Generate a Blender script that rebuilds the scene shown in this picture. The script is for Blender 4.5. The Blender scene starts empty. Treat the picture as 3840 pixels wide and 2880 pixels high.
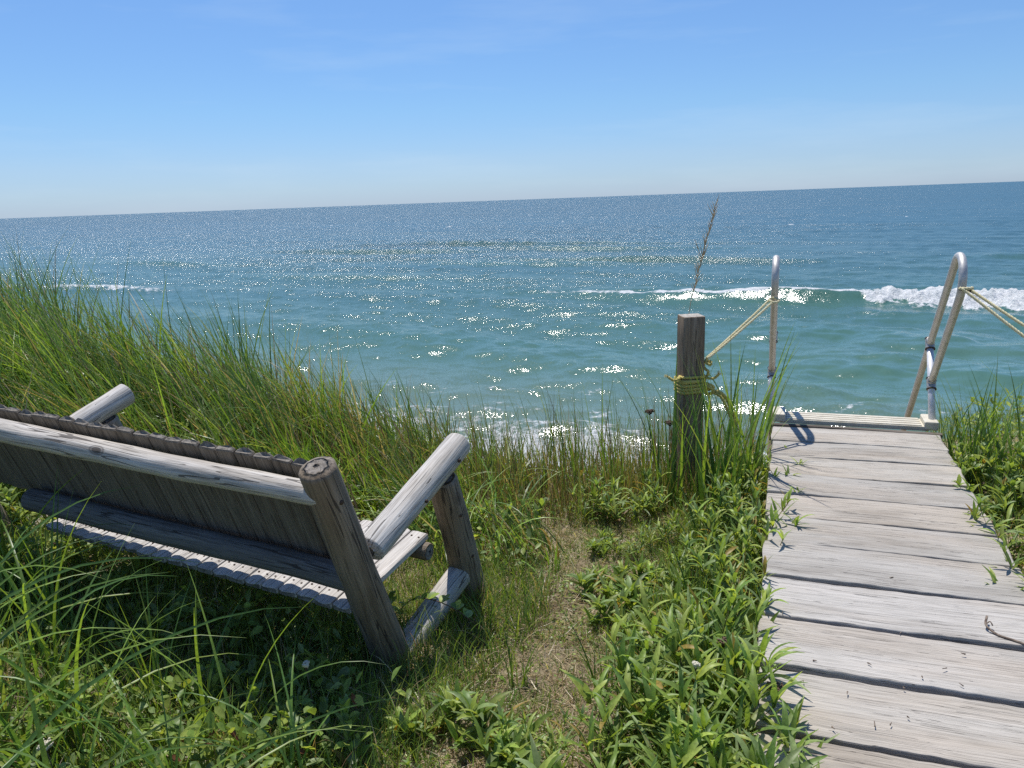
import bpy, math, random
import numpy as np
from mathutils import Vector, Matrix

rng = np.random.default_rng(11)
random.seed(5)
scene = bpy.context.scene
COL = scene.collection
R = math.radians

# ------------------------------------------------------------------ helpers
def link(o):
    COL.objects.link(o)
    return o

def tag(o, label=None, cat=None, group=None, kind=None):
    if label: o['label'] = label
    if cat: o['category'] = cat
    if group: o['group'] = group
    if kind: o['kind'] = kind
    return o

def empty(name, loc=(0, 0, 0), rz=0.0):
    o = bpy.data.objects.new(name, None)
    o.location = loc
    o.rotation_euler = (0, 0, rz)
    o.empty_display_size = 0.1
    return link(o)

def copy_tree(o, parent=None):
    c = o.copy()
    link(c)
    c.parent = parent
    for ch in list(o.children):
        copy_tree(ch, c)
    return c

class MB:
    """collects geometry for ONE mesh; 'gp' = coordinates along the grain, 'col' = pigment"""
    def __init__(self):
        self.v = []; self.f = []; self.gp = []; self.mi = []; self.sm = []
    def add(self, verts, faces, gp=None, mi=0, smooth=True):
        b = len(self.v)
        self.v.extend([tuple(x) for x in verts])
        self.gp.extend([tuple(x) for x in (gp if gp is not None else verts)])
        for k, f in enumerate(faces):
            self.f.append(tuple(b + i for i in f))
            self.mi.append(mi[k] if isinstance(mi, list) else mi)
            self.sm.append(smooth)
    def build(self, name, mats, parent=None):
        me = bpy.data.meshes.new(name)
        me.from_pydata(self.v, [], self.f)
        me.polygons.foreach_set('material_index', self.mi)
        me.polygons.foreach_set('use_smooth', self.sm)
        a = me.attributes.new('gp', 'FLOAT_VECTOR', 'POINT')
        a.data.foreach_set('vector', np.array(self.gp, dtype=np.float32).ravel())
        for m in (mats if isinstance(mats, (list, tuple)) else [mats]):
            me.materials.append(m)
        me.update()
        o = bpy.data.objects.new(name, me)
        link(o)
        if parent: o.parent = parent
        return o

def grid_mesh(name, V, Q, mats, col=None, parent=None, smooth=True, fattrs=None):
    """quads mesh from numpy arrays"""
    me = bpy.data.meshes.new(name)
    V = np.asarray(V, dtype=np.float32); Q = np.asarray(Q, dtype=np.int32)
    n = len(Q)
    me.vertices.add(len(V)); me.vertices.foreach_set('co', V.ravel())
    me.loops.add(n * 4); me.loops.foreach_set('vertex_index', Q.ravel())
    me.polygons.add(n)
    me.polygons.foreach_set('loop_start', np.arange(n, dtype=np.int32) * 4)
    me.polygons.foreach_set('loop_total', np.full(n, 4, dtype=np.int32))
    me.polygons.foreach_set('use_smooth', np.full(n, smooth, dtype=bool))
    me.update(calc_edges=True)
    if col is not None:
        a = me.attributes.new('col', 'FLOAT_COLOR', 'POINT')
        c = np.ones((len(V), 4), dtype=np.float32); c[:, :3] = col
        a.data.foreach_set('color', c.ravel())
    for k, arr in (fattrs or {}).items():
        a = me.attributes.new(k, 'FLOAT', 'POINT')
        a.data.foreach_set('value', np.asarray(arr, dtype=np.float32).ravel())
    me.materials.append(mats)
    o = bpy.data.objects.new(name, me)
    link(o)
    if parent: o.parent = parent
    return o

# ------------------------------------------------------------------ node helpers
def new_mat(name):
    m = bpy.data.materials.new(name)
    m.use_nodes = True
    nt = m.node_tree
    nt.nodes.clear()
    out = nt.nodes.new('ShaderNodeOutputMaterial')
    return m, nt, out

def N(nt, typ, **kw):
    n = nt.nodes.new(typ)
    for k, v in kw.items():
        if k.startswith('i_'):
            n.inputs[k[2:].replace('_', ' ')].default_value = v
        else:
            setattr(n, k, v)
    return n

def mapping(nt, src, scale, loc=(0, 0, 0), rot=(0, 0, 0)):
    m = nt.nodes.new('ShaderNodeMapping')
    m.inputs['Scale'].default_value = scale
    m.inputs['Location'].default_value = loc
    m.inputs['Rotation'].default_value = rot
    nt.links.new(src, m.inputs['Vector'])
    return m.outputs['Vector']

def noise(nt, vec, scale, detail=4, rough=0.55, dist=0.0, dim='3D'):
    n = nt.nodes.new('ShaderNodeTexNoise')
    n.noise_dimensions = dim
    n.inputs['Scale'].default_value = scale
    n.inputs['Detail'].default_value = detail
    n.inputs['Roughness'].default_value = rough
    n.inputs['Distortion'].default_value = dist
    nt.links.new(vec, n.inputs['Vector'])
    return n.outputs['Fac']

def ramp(nt, fac, stops, interp='LINEAR'):
    r = nt.nodes.new('ShaderNodeValToRGB')
    r.color_ramp.interpolation = interp
    els = r.color_ramp.elements
    while len(els) < len(stops): els.new(0.5)
    for e, (p, c) in zip(els, stops):
        e.position = p
        e.color = (c[0], c[1], c[2], 1) if hasattr(c, '__len__') else (c, c, c, 1)
    nt.links.new(fac, r.inputs['Fac'])
    return r.outputs['Color']

def mix(nt, a, b, fac, mode='MIX'):
    m = nt.nodes.new('ShaderNodeMix')
    m.data_type = 'RGBA'; m.blend_type = mode
    for sock, val in ((m.inputs[6], a), (m.inputs[7], b), (m.inputs[0], fac)):
        if hasattr(val, 'links') or hasattr(val, 'is_linked'):
            nt.links.new(val, sock)
        elif hasattr(val, '__len__'):
            sock.default_value = (val[0], val[1], val[2], 1)
        else:
            sock.default_value = val
    return m.outputs[2]

def math_(nt, op, a, b=None, clamp=False):
    m = nt.nodes.new('ShaderNodeMath'); m.operation = op; m.use_clamp = clamp
    for i, v in enumerate((a, b)):
        if v is None: continue
        if hasattr(v, 'is_linked'): nt.links.new(v, m.inputs[i])
        else: m.inputs[i].default_value = v
    return m.outputs[0]

def bump(nt, h, strength, dist, normal=None):
    b = nt.nodes.new('ShaderNodeBump')
    b.inputs['Strength'].default_value = strength
    b.inputs['Distance'].default_value = dist
    nt.links.new(h, b.inputs['Height'])
    if normal is not None: nt.links.new(normal, b.inputs['Normal'])
    return b.outputs['Normal']

def attr(nt, name, out='Vector'):
    a = nt.nodes.new('ShaderNodeAttribute'); a.attribute_name = name
    return a.outputs[out]

def principled(nt, out, **kw):
    p = nt.nodes.new('ShaderNodeBsdfPrincipled')
    for k, v in kw.items():
        s = p.inputs[k.replace('_', ' ')]
        if hasattr(v, 'is_linked'): nt.links.new(v, s)
        elif hasattr(v, '__len__'): s.default_value = (v[0], v[1], v[2], 1)
        else: s.default_value = v
    nt.links.new(p.outputs[0], out.inputs['Surface'])
    return p

# ------------------------------------------------------------------ materials
def wood_mat(name, dark, midc, light, ax, fine=1.0, crack=1.0, knots=True, warm=None, bump_d=0.004, vary=False, streak=0.6):
    """weathered wood; grain runs along axis ax (0/1/2) of the gp attribute"""
    m, nt, out = new_mat(name)
    gp = attr(nt, 'gp')
    def sc(a, l):
        s = [a, a, a]; s[ax] = l
        return tuple(s)
    # slow wobble of the grain
    wob = nt.nodes.new('ShaderNodeTexNoise'); wob.inputs['Scale'].default_value = 1.0
    wob.inputs['Detail'].default_value = 2
    nt.links.new(mapping(nt, gp, sc(7, 2.2)), wob.inputs['Vector'])
    wv = nt.nodes.new('ShaderNodeVectorMath'); wv.operation = 'SCALE'; wv.inputs['Scale'].default_value = 0.018
    nt.links.new(wob.outputs['Color'], wv.inputs[0])
    av = nt.nodes.new('ShaderNodeVectorMath'); av.operation = 'ADD'
    nt.links.new(gp, av.inputs[0]); nt.links.new(wv.outputs[0], av.inputs[1])
    g = av.outputs[0]
    f1 = noise(nt, mapping(nt, g, sc(95 * fine, 2.2)), 1.0, 5, 0.6)
    f2 = noise(nt, mapping(nt, g, sc(260 * fine, 6.0), (3, 1, 7)), 1.0, 3, 0.6)
    f3 = noise(nt, mapping(nt, gp, sc(6, 1.6), (9, 4, 2)), 1.0, 4, 0.6)
    c = ramp(nt, f1, [(0.30, dark), (0.47, midc), (0.68, light)])
    c2 = ramp(nt, f2, [(0.34, (0.42,) * 3), (0.47, (1,) * 3), (0.7, (1.22,) * 3)])
    c = mix(nt, c, c2, streak, 'MULTIPLY')
    big = ramp(nt, f3, [(0.3, (0.78, 0.76, 0.74)), (0.5, (1, 1, 1)), (0.72, (1.14, 1.13, 1.13))])
    c = mix(nt, c, big, 1.0, 'MULTIPLY')
    if warm:
        wf = noise(nt, mapping(nt, gp, sc(5, 1.0), (1, 8, 5)), 1.0, 3, 0.5)
        wm = ramp(nt, wf, [(0.42, 0.0), (0.62, 0.75)])
        c = mix(nt, c, mix(nt, c, warm, 1.0, 'MULTIPLY'), wm)
    if vary:
        oi = nt.nodes.new('ShaderNodeObjectInfo')
        c = mix(nt, c, ramp(nt, oi.outputs['Random'], [(0.0, (0.88, 0.88, 0.87)), (0.35, (1.0, 0.985, 0.95)), (0.65, (1.04, 1.04, 1.04)), (1.0, (1.13, 1.12, 1.10))]), 1.0, 'MULTIPLY')
    # cracks: thin level lines of a long stretched noise
    k = noise(nt, mapping(nt, g, sc(44 * fine, 1.1), (5, 5, 5)), 1.0, 2, 0.5)
    kd = math_(nt, 'ABSOLUTE', math_(nt, 'SUBTRACT', k, 0.5))
    kw = noise(nt, mapping(nt, gp, sc(14, 2.5), (2, 9, 4)), 1.0, 2, 0.5)
    kth = math_(nt, 'MINIMUM', math_(nt, 'MULTIPLY', math_(nt, 'SUBTRACT', kw, 0.40, True), 0.08 * crack), 0.009 * crack)
    km = math_(nt, 'LESS_THAN', kd, kth)
    c = mix(nt, c, (0.025, 0.02, 0.018), math_(nt, 'MULTIPLY', km, 0.72))
    hgt = math_(nt, 'SUBTRACT', math_(nt, 'ADD', f1, math_(nt, 'MULTIPLY', f2, 0.5)), math_(nt, 'MULTIPLY', km, 0.9))
    if knots:
        s = [5.5, 5.5, 5.5]; s[ax] = 2.6
        vo = nt.nodes.new('ShaderNodeTexVoronoi'); vo.inputs['Scale'].default_value = 1.0
        nt.links.new(mapping(nt, gp, tuple(s), (4, 2, 1)), vo.inputs['Vector'])
        kn = ramp(nt, vo.outputs['Distance'], [(0.0, 1.0), (0.06, 0.95), (0.075, 0.35), (0.095, 0.75), (0.12, 0.0)])
        c = mix(nt, c, (0.07, 0.05, 0.038), math_(nt, 'MULTIPLY', kn, 0.8))
        hgt = math_(nt, 'SUBTRACT', hgt, math_(nt, 'MULTIPLY', kn, 0.5))
    nrm = bump(nt, hgt, 0.8, bump_d)
    principled(nt, out, Base_Color=c, Roughness=0.85, Normal=nrm, Specular_IOR_Level=0.2)
    return m

M = {}
M['log'] = wood_mat('weathered log wood', (0.34, 0.32, 0.285), (0.475, 0.455, 0.42), (0.58, 0.565, 0.53), 2, fine=0.65, crack=1.5, warm=(0.93, 0.87, 0.78))
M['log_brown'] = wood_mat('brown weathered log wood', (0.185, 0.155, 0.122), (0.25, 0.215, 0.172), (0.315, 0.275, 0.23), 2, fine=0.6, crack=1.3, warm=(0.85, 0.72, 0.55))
M['log_shaded'] = wood_mat('shade darkened log wood', (0.09, 0.085, 0.08), (0.15, 0.145, 0.14), (0.20, 0.195, 0.19), 2, fine=0.7)  # lower rail: deep shade under the backrest is put into the wood colour
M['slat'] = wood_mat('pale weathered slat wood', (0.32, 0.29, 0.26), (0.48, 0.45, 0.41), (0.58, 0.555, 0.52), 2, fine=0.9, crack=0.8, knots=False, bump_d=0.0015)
M['backslat_shaded'] = wood_mat('shade darkened weathered slat wood', (0.11, 0.09, 0.068), (0.165, 0.14, 0.108), (0.225, 0.195, 0.155), 2, fine=0.9, crack=0.8, knots=False, bump_d=0.0015)  # slat wood darkened so the shaded back of the bench reads deeper
M['plank'] = wood_mat('bleached deck plank wood', (0.35, 0.325, 0.29), (0.435, 0.412, 0.375), (0.495, 0.473, 0.435), 0, fine=1.7, crack=0.6, knots=False, warm=(0.95, 0.89, 0.83), bump_d=0.004, vary=True)
M['post'] = wood_mat('sawn brown post wood', (0.13, 0.09, 0.06), (0.235, 0.175, 0.12), (0.31, 0.245, 0.18), 2, fine=0.5, crack=0.6, knots=False, bump_d=0.002)
M['dark_wood'] = wood_mat('dark old timber', (0.06, 0.05, 0.04), (0.13, 0.11, 0.09), (0.2, 0.17, 0.14), 2, knots=False)

def end_mat(name, base):
    m, nt, out = new_mat(name)
    gp = attr(nt, 'gp')
    w = nt.nodes.new('ShaderNodeTexWave'); w.wave_type = 'RINGS'; w.rings_direction = 'Z'
    w.inputs['Scale'].default_value = 55; w.inputs['Distortion'].default_value = 3.5
    w.inputs['Detail'].default_value = 3
    nt.links.new(mapping(nt, gp, (1, 1, 0.02)), w.inputs['Vector'])
    n1 = noise(nt, gp, 40, 5, 0.65)
    c = ramp(nt, w.outputs['Fac'], [(0.0, tuple(x * 0.8 for x in base)), (1.0, base)])
    c = mix(nt, c, ramp(nt, n1, [(0.3, 0.4), (0.6, 1.15)]), 0.9, 'MULTIPLY')
    vo = nt.nodes.new('ShaderNodeTexVoronoi'); vo.feature = 'DISTANCE_TO_EDGE'
    vo.inputs['Scale'].default_value = 26
    nt.links.new(gp, vo.inputs['Vector'])
    ck = ramp(nt, vo.outputs['Distance'], [(0.0, 1.0), (0.035, 0.0)])
    c = mix(nt, c, (0.03, 0.025, 0.02), math_(nt, 'MULTIPLY', ck, 0.7))
    principled(nt, out, Base_Color=c, Roughness=0.9, Normal=bump(nt, n1, 0.6, 0.006), Specular_IOR_Level=0.1)
    return m
M['log_end'] = end_mat('log end grain', (0.30, 0.27, 0.235))
M['post_end'] = end_mat('post end grain', (0.52, 0.48, 0.42))
M['slat_end'] = end_mat('slat end grain', (0.27, 0.245, 0.21))

def leaf_mat(name, rough=0.45, trans=0.42, gloss=0.42, tint=(1.35, 1.25, 0.55)):
    m, nt, out = new_mat(name)
    col = attr(nt, 'col', 'Color')
    oi = nt.nodes.new('ShaderNodeObjectInfo')
    geo = nt.nodes.new('ShaderNodeTexCoord')
    v = noise(nt, geo.outputs['Object'], 60, 3, 0.6)
    col = mix(nt, col, ramp(nt, v, [(0.3, 0.72), (0.7, 1.25)]), 1.0, 'MULTIPLY')
    p = nt.nodes.new('ShaderNodeBsdfPrincipled')
    nt.links.new(col, p.inputs['Base Color'])
    p.inputs['Roughness'].default_value = rough
    p.inputs['Specular IOR Level'].default_value = gloss
    t = nt.nodes.new('ShaderNodeBsdfTranslucent')
    nt.links.new(mix(nt, col, tint, 1.0, 'MULTIPLY'), t.inputs['Color'])
    ms = nt.nodes.new('ShaderNodeMixShader'); ms.inputs[0].default_value = trans
    nt.links.new(p.outputs[0], ms.inputs[1]); nt.links.new(t.outputs[0], ms.inputs[2])
    nt.links.new(ms.outputs[0], out.inputs['Surface'])
    return m
M['leaf'] = leaf_mat('green leaf')
M['blade'] = leaf_mat('grass blade', rough=0.38, trans=0.42, gloss=0.45)
M['dry'] = leaf_mat('dry stem', rough=0.7, trans=0.25, gloss=0.15, tint=(1.1, 1.0, 0.8))

# metal
m, nt, out = new_mat('brushed aluminium tube')
tc = nt.nodes.new('ShaderNodeTexCoord')
n1 = noise(nt, tc.outputs['Object'], 30, 4, 0.6)
principled(nt, out, Base_Color=ramp(nt, n1, [(0.3, (0.46, 0.44, 0.41)), (0.7, (0.62, 0.61, 0.59))]), Metallic=0.6,
           Roughness=ramp(nt, n1, [(0.3, 0.48), (0.7, 0.66)]))
M['alu'] = m
m, nt, out = new_mat('pale anodised tube')
tc = nt.nodes.new('ShaderNodeTexCoord')
n1 = noise(nt, tc.outputs['Object'], 40, 4, 0.6)
principled(nt, out, Base_Color=ramp(nt, n1, [(0.3, (0.60, 0.60, 0.61)), (0.7, (0.76, 0.76, 0.77))]), Metallic=0.2, Roughness=0.5)
M['alu_pale'] = m
m, nt, out = new_mat('beige vinyl')
tc = nt.nodes.new('ShaderNodeTexCoord')
n1 = noise(nt, tc.outputs['Object'], 14, 5, 0.65)
principled(nt, out, Base_Color=ramp(nt, n1, [(0.3, (0.52, 0.47, 0.36)), (0.6, (0.66, 0.61, 0.49))]), Roughness=0.5)
M['vinyl'] = m
m, nt, out = new_mat('tarnished fitting')
tc = nt.nodes.new('ShaderNodeTexCoord')
n1 = noise(nt, tc.outputs['Object'], 60, 4, 0.6)
principled(nt, out, Base_Color=ramp(nt, n1, [(0.3, (0.30, 0.27, 0.24)), (0.7, (0.55, 0.52, 0.48))]), Metallic=0.7, Roughness=0.5)
M['fitting'] = m
m, nt, out = new_mat('rusty nail head')
tc = nt.nodes.new('ShaderNodeTexCoord')
principled(nt, out, Base_Color=ramp(nt, noise(nt, tc.outputs['Object'], 90, 2), [(0.3, (0.03, 0.02, 0.015)), (0.7, (0.09, 0.05, 0.03))]), Roughness=0.8)
M['nail'] = m

m, nt, out = new_mat('bark twig')
tc = nt.nodes.new('ShaderNodeTexCoord')
principled(nt, out, Base_Color=ramp(nt, noise(nt, tc.outputs['Object'], 80, 3), [(0.3, (0.09, 0.06, 0.045)), (0.7, (0.30, 0.24, 0.18))]), Roughness=0.9)
M['twig'] = m

m, nt, out = new_mat('tan seed grass')
tc = nt.nodes.new('ShaderNodeTexCoord')
principled(nt, out, Base_Color=ramp(nt, noise(nt, tc.outputs['Object'], 80, 3), [(0.3, (0.34, 0.25, 0.14)), (0.7, (0.62, 0.50, 0.32))]), Roughness=0.8)
M['seed'] = m

def rope_mat(name, c0, c1):
    m, nt, out = new_mat(name)
    tc = nt.nodes.new('ShaderNodeTexCoord')
    n1 = noise(nt, tc.outputs['Object'], 45, 4, 0.6)
    n2 = noise(nt, tc.outputs['Object'], 900, 2, 0.6)
    c = ramp(nt, n1, [(0.3, c0), (0.7, c1)])
    c = mix(nt, c, ramp(nt, n2, [(0.3, 0.7), (0.7, 1.15)]), 0.7, 'MULTIPLY')
    principled(nt, out, Base_Color=c, Roughness=0.7, Normal=bump(nt, n2, 0.5, 0.001))
    return m
M['rope'] = rope_mat('bleached yellow rope', (0.50, 0.40, 0.09), (0.66, 0.55, 0.18))
M['rope_pale'] = rope_mat('pale cream rope', (0.60, 0.53, 0.28), (0.74, 0.68, 0.44))
M['cord'] = rope_mat('black cord', (0.02, 0.02, 0.022), (0.04, 0.04, 0.04))

# ------------------------------------------------------------------ camera
W_, H_, F_ = 2212.0, 1659.0, 1662.0
roll = math.atan2(472 - 391, W_)
pitch = math.atan((H_ / 2 - 431.5) * math.cos(roll) / F_)
CAM = np.array([0, 0, 1.6])
r0 = np.array([1.0, 0, 0]); fwd = np.array([0, math.cos(pitch), -math.sin(pitch)]); u0 = np.cross(r0, fwd)
rgt = math.cos(roll) * r0 - math.sin(roll) * u0
upv = math.sin(roll) * r0 + math.cos(roll) * u0
cd = bpy.data.cameras.new('camera')
cam = link(bpy.data.objects.new('camera', cd))
cd.sensor_fit = 'HORIZONTAL'; cd.sensor_width = 36.0
cd.lens = F_ / W_ * 36.0
cd.clip_start = 0.05; cd.clip_end = 120000
mw = Matrix(((rgt[0], upv[0], -fwd[0], 0), (rgt[1], upv[1], -fwd[1], 0), (rgt[2], upv[2], -fwd[2], 1.6), (0, 0, 0, 1)))
cam.matrix_world = mw
scene.camera = cam

# ------------------------------------------------------------------ light
SUN_EL, SUN_AZ = 69.0, -18.0
sd = bpy.data.lights.new('sun', 'SUN')
sd.energy = 4.9; sd.angle = R(0.53); sd.color = (1.0, 0.955, 0.89)
sun = link(bpy.data.objects.new('sun', sd))
sdir = Vector((math.sin(R(SUN_AZ)) * math.cos(R(SUN_EL)), math.cos(R(SUN_AZ)) * math.cos(R(SUN_EL)), math.sin(R(SUN_EL))))
sun.rotation_euler = (-sdir).to_track_quat('-Z', 'Y').to_euler()
sun.location = (0, 0, 30)
world = bpy.data.worlds.new('World'); scene.world = world
world.use_nodes = True
wn = world.node_tree; wn.nodes.clear()
wo = wn.nodes.new('ShaderNodeOutputWorld')
sky = wn.nodes.new('ShaderNodeTexSky'); sky.sky_type = 'NISHITA'
sky.sun_disc = False; sky.sun_elevation = R(SUN_EL); sky.sun_rotation = R(SUN_AZ)
sky.altitude = 0; sky.air_density = 1.0; sky.dust_density = 0.0; sky.ozone_density = 5.0
bg = wn.nodes.new('ShaderNodeBackground'); bg.inputs['Strength'].default_value = 0.098
wtc = wn.nodes.new('ShaderNodeTexCoord'); wsep = wn.nodes.new('ShaderNodeSeparateXYZ')
wn.links.new(wtc.outputs['Generated'], wsep.inputs[0])
wr = ramp(wn, wsep.outputs['Z'], [(0.0, (0.56, 0.74, 1.22)), (0.02, (0.66, 0.82, 1.20)), (0.05, (0.76, 0.89, 1.19)), (0.11, (0.81, 1.00, 1.22)), (0.24, (0.93, 1.11, 1.32)), (1.0, (0.86, 1.06, 1.32))])
wsk = mix(wn, sky.outputs[0], wr, 1.0, 'MULTIPLY')
wcl = noise(wn, mapping(wn, wtc.outputs['Generated'], (3.0, 3.0, 22.0), (1.3, 0.2, 0.4), (0, R(9), R(20))), 1.0, 5, 0.55)
wcl = ramp(wn, wcl, [(0.50, 0.0), (0.74, 0.16)])
wn.links.new(mix(wn, wsk, (7.2, 8.6, 9.6), wcl), bg.inputs[0]); wn.links.new(bg.outputs[0], wo.inputs[0])
scene.view_settings.view_transform = 'Standard'
scene.view_settings.look = 'None'
scene.view_settings.exposure = 0.0
scene.view_settings.gamma = 1.0

# ------------------------------------------------------------------ terrain
D2 = np.array([0.335, 0.942]); P2 = np.array([0.942, -0.335])       # boardwalk: along / across
def sp(x, y): return x * D2[0] + y * D2[1], x * P2[0] + y * P2[1]
def sp_xyz(s, p, z): return np.array([s * D2[0] + p * P2[0], s * D2[1] + p * P2[1], z])

EDGE_X = np.array([-14, -8, -6, -4.2, -3, -2, -1, 0, 1, 2, 3, 4, 6, 9, 14.0])
EDGE_Y = np.array([10, 8.6, 7.4, 6.5, 6.0, 5.65, 5.3, 5.0, 5.1, 5.35, 5.3, 5.3, 5.0, 4.2, 3.0])
def edge_y(x): return np.interp(x, EDGE_X, EDGE_Y)
CTRL = np.array([(-.53, 2.74, -.17), (-.2, 3.4, -.33), (-2.4, 3.66, -.10), (-2.1, 4.3, -.18), (.4, 2.2, -.16), (0, 1.5, -.12),
    (-1.5, 1.8, -.10), (1.5, 1, -.14), (.9, 3.5, -.26), (1.1, 4.6, -.28), (0, 4.4, -.36), (2.5, 3, -.16), (3.2, 4.5, -.14),
    (3, 5.4, -.2), (2, 5.6, -.5), (-1, 4.8, -.32), (-2, 5.4, -.08), (-3, 5.8, .10), (-4.2, 6.3, .34), (-4, 4.5, .15),
    (-3.5, 3, .0), (-7, 7, .5), (5, 5.5, .0), (6, 3, 0), (0, -2, -.1), (-5, 0, 0), (5, 0, -.05), (-1.2, 3.2, -.16)])
def ground_z(x, y):
    x = np.asarray(x, float); y = np.asarray(y, float)
    w = 0; z = 0
    for cx, cy, cz in CTRL:
        k = np.exp(-((x - cx) ** 2 + (y - cy) ** 2) / (2 * 0.75 ** 2)) + 1e-6
        w = w + k; z = z + k * cz
    z = z / w
    z = z + 0.015 * np.sin(x * 5.1 + 1.3) * np.sin(y * 4.3) + 0.008 * np.sin(x * 13 + y * 7)
    e = y - edge_y(x)
    drop = np.where(e > 0, 0.9 * np.maximum(e, 0) - 0.25 * (1 - np.exp(-np.maximum(e, 0) / 0.28)), 0)
    z = z - drop
    q = x * math.sin(R(28)) + y * math.cos(R(28))
    beach = -5.45 - 0.08 * (q - 14)
    k = np.clip((z - beach) / 0.8, -6, 6)
    return np.where(e > 0, beach + 0.8 * np.log1p(np.exp(k)), z)
def make_terrain():
    def axis(lo, hi, c0, c1, fine, coarse):
        a = list(np.arange(c0, c1 + 1e-6, fine))
        st = fine; x = c1
        while x < hi: st = min(st * 1.15, coarse); x += st; a.append(x)
        st = fine; x = c0; pre = []
        while x > lo: st = min(st * 1.15, coarse); x -= st; pre.append(x)
        return np.array(pre[::-1] + a)
    xs = axis(-90, 90, -6, 5, 0.05, 4); ys = axis(-25, 62, 0.5, 7, 0.05, 2)
    X, Y = np.meshgrid(xs, ys)
    Z = ground_z(X, Y)
    nx, ny = len(xs), len(ys)
    I = np.arange(nx * ny).reshape(ny, nx)
    Q = np.stack([I[:-1, :-1], I[:-1, 1:], I[1:, 1:], I[1:, :-1]], -1).reshape(-1, 4)
    return np.stack([X, Y, Z], -1).reshape(-1, 3), Q
m, nt, out = new_mat('sandy turf soil')
geo = nt.nodes.new('ShaderNodeNewGeometry'); pos = geo.outputs['Position']
n1 = noise(nt, pos, 1.7, 5, 0.6); n2 = noise(nt, pos, 22, 5, 0.7); n3 = noise(nt, pos, 150, 3, 0.7)
c = ramp(nt, n1, [(0.36, (0.17, 0.14, 0.085)), (0.50, (0.31, 0.255, 0.165)), (0.62, (0.50, 0.43, 0.30))])
c = mix(nt, c, ramp(nt, n2, [(0.3, 0.45), (0.6, 1.15)]), 0.9, 'MULTIPLY')
c = mix(nt, c, ramp(nt, n3, [(0.3, 0.6), (0.65, 1.2)]), 0.8, 'MULTIPLY')
sepz = nt.nodes.new('ShaderNodeSeparateXYZ'); nt.links.new(pos, sepz.inputs[0])
zr = ramp(nt, math_(nt, 'MULTIPLY', math_(nt, 'ADD', sepz.outputs['Z'], 5.6), 0.2), [(0.06, 1.0), (0.55, 1.0), (0.75, 0.0)])
sand = ramp(nt, n2, [(0.3, (0.34, 0.28, 0.19)), (0.7, (0.46, 0.39, 0.28))])
c = mix(nt, c, sand, zr)
hh = math_(nt, 'ADD', n2, math_(nt, 'MULTIPLY', n3, 0.4))
principled(nt, out, Base_Color=c, Roughness=0.95, Normal=bump(nt, hh, 0.9, 0.02), Specular_IOR_Level=0.1)
M['soil'] = m
V, Q = make_terrain()
o = grid_mesh('ground', V, Q, M['soil']); tag(o, 'sandy bluff top with dry turf falling to the beach', kind='structure')

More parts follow.
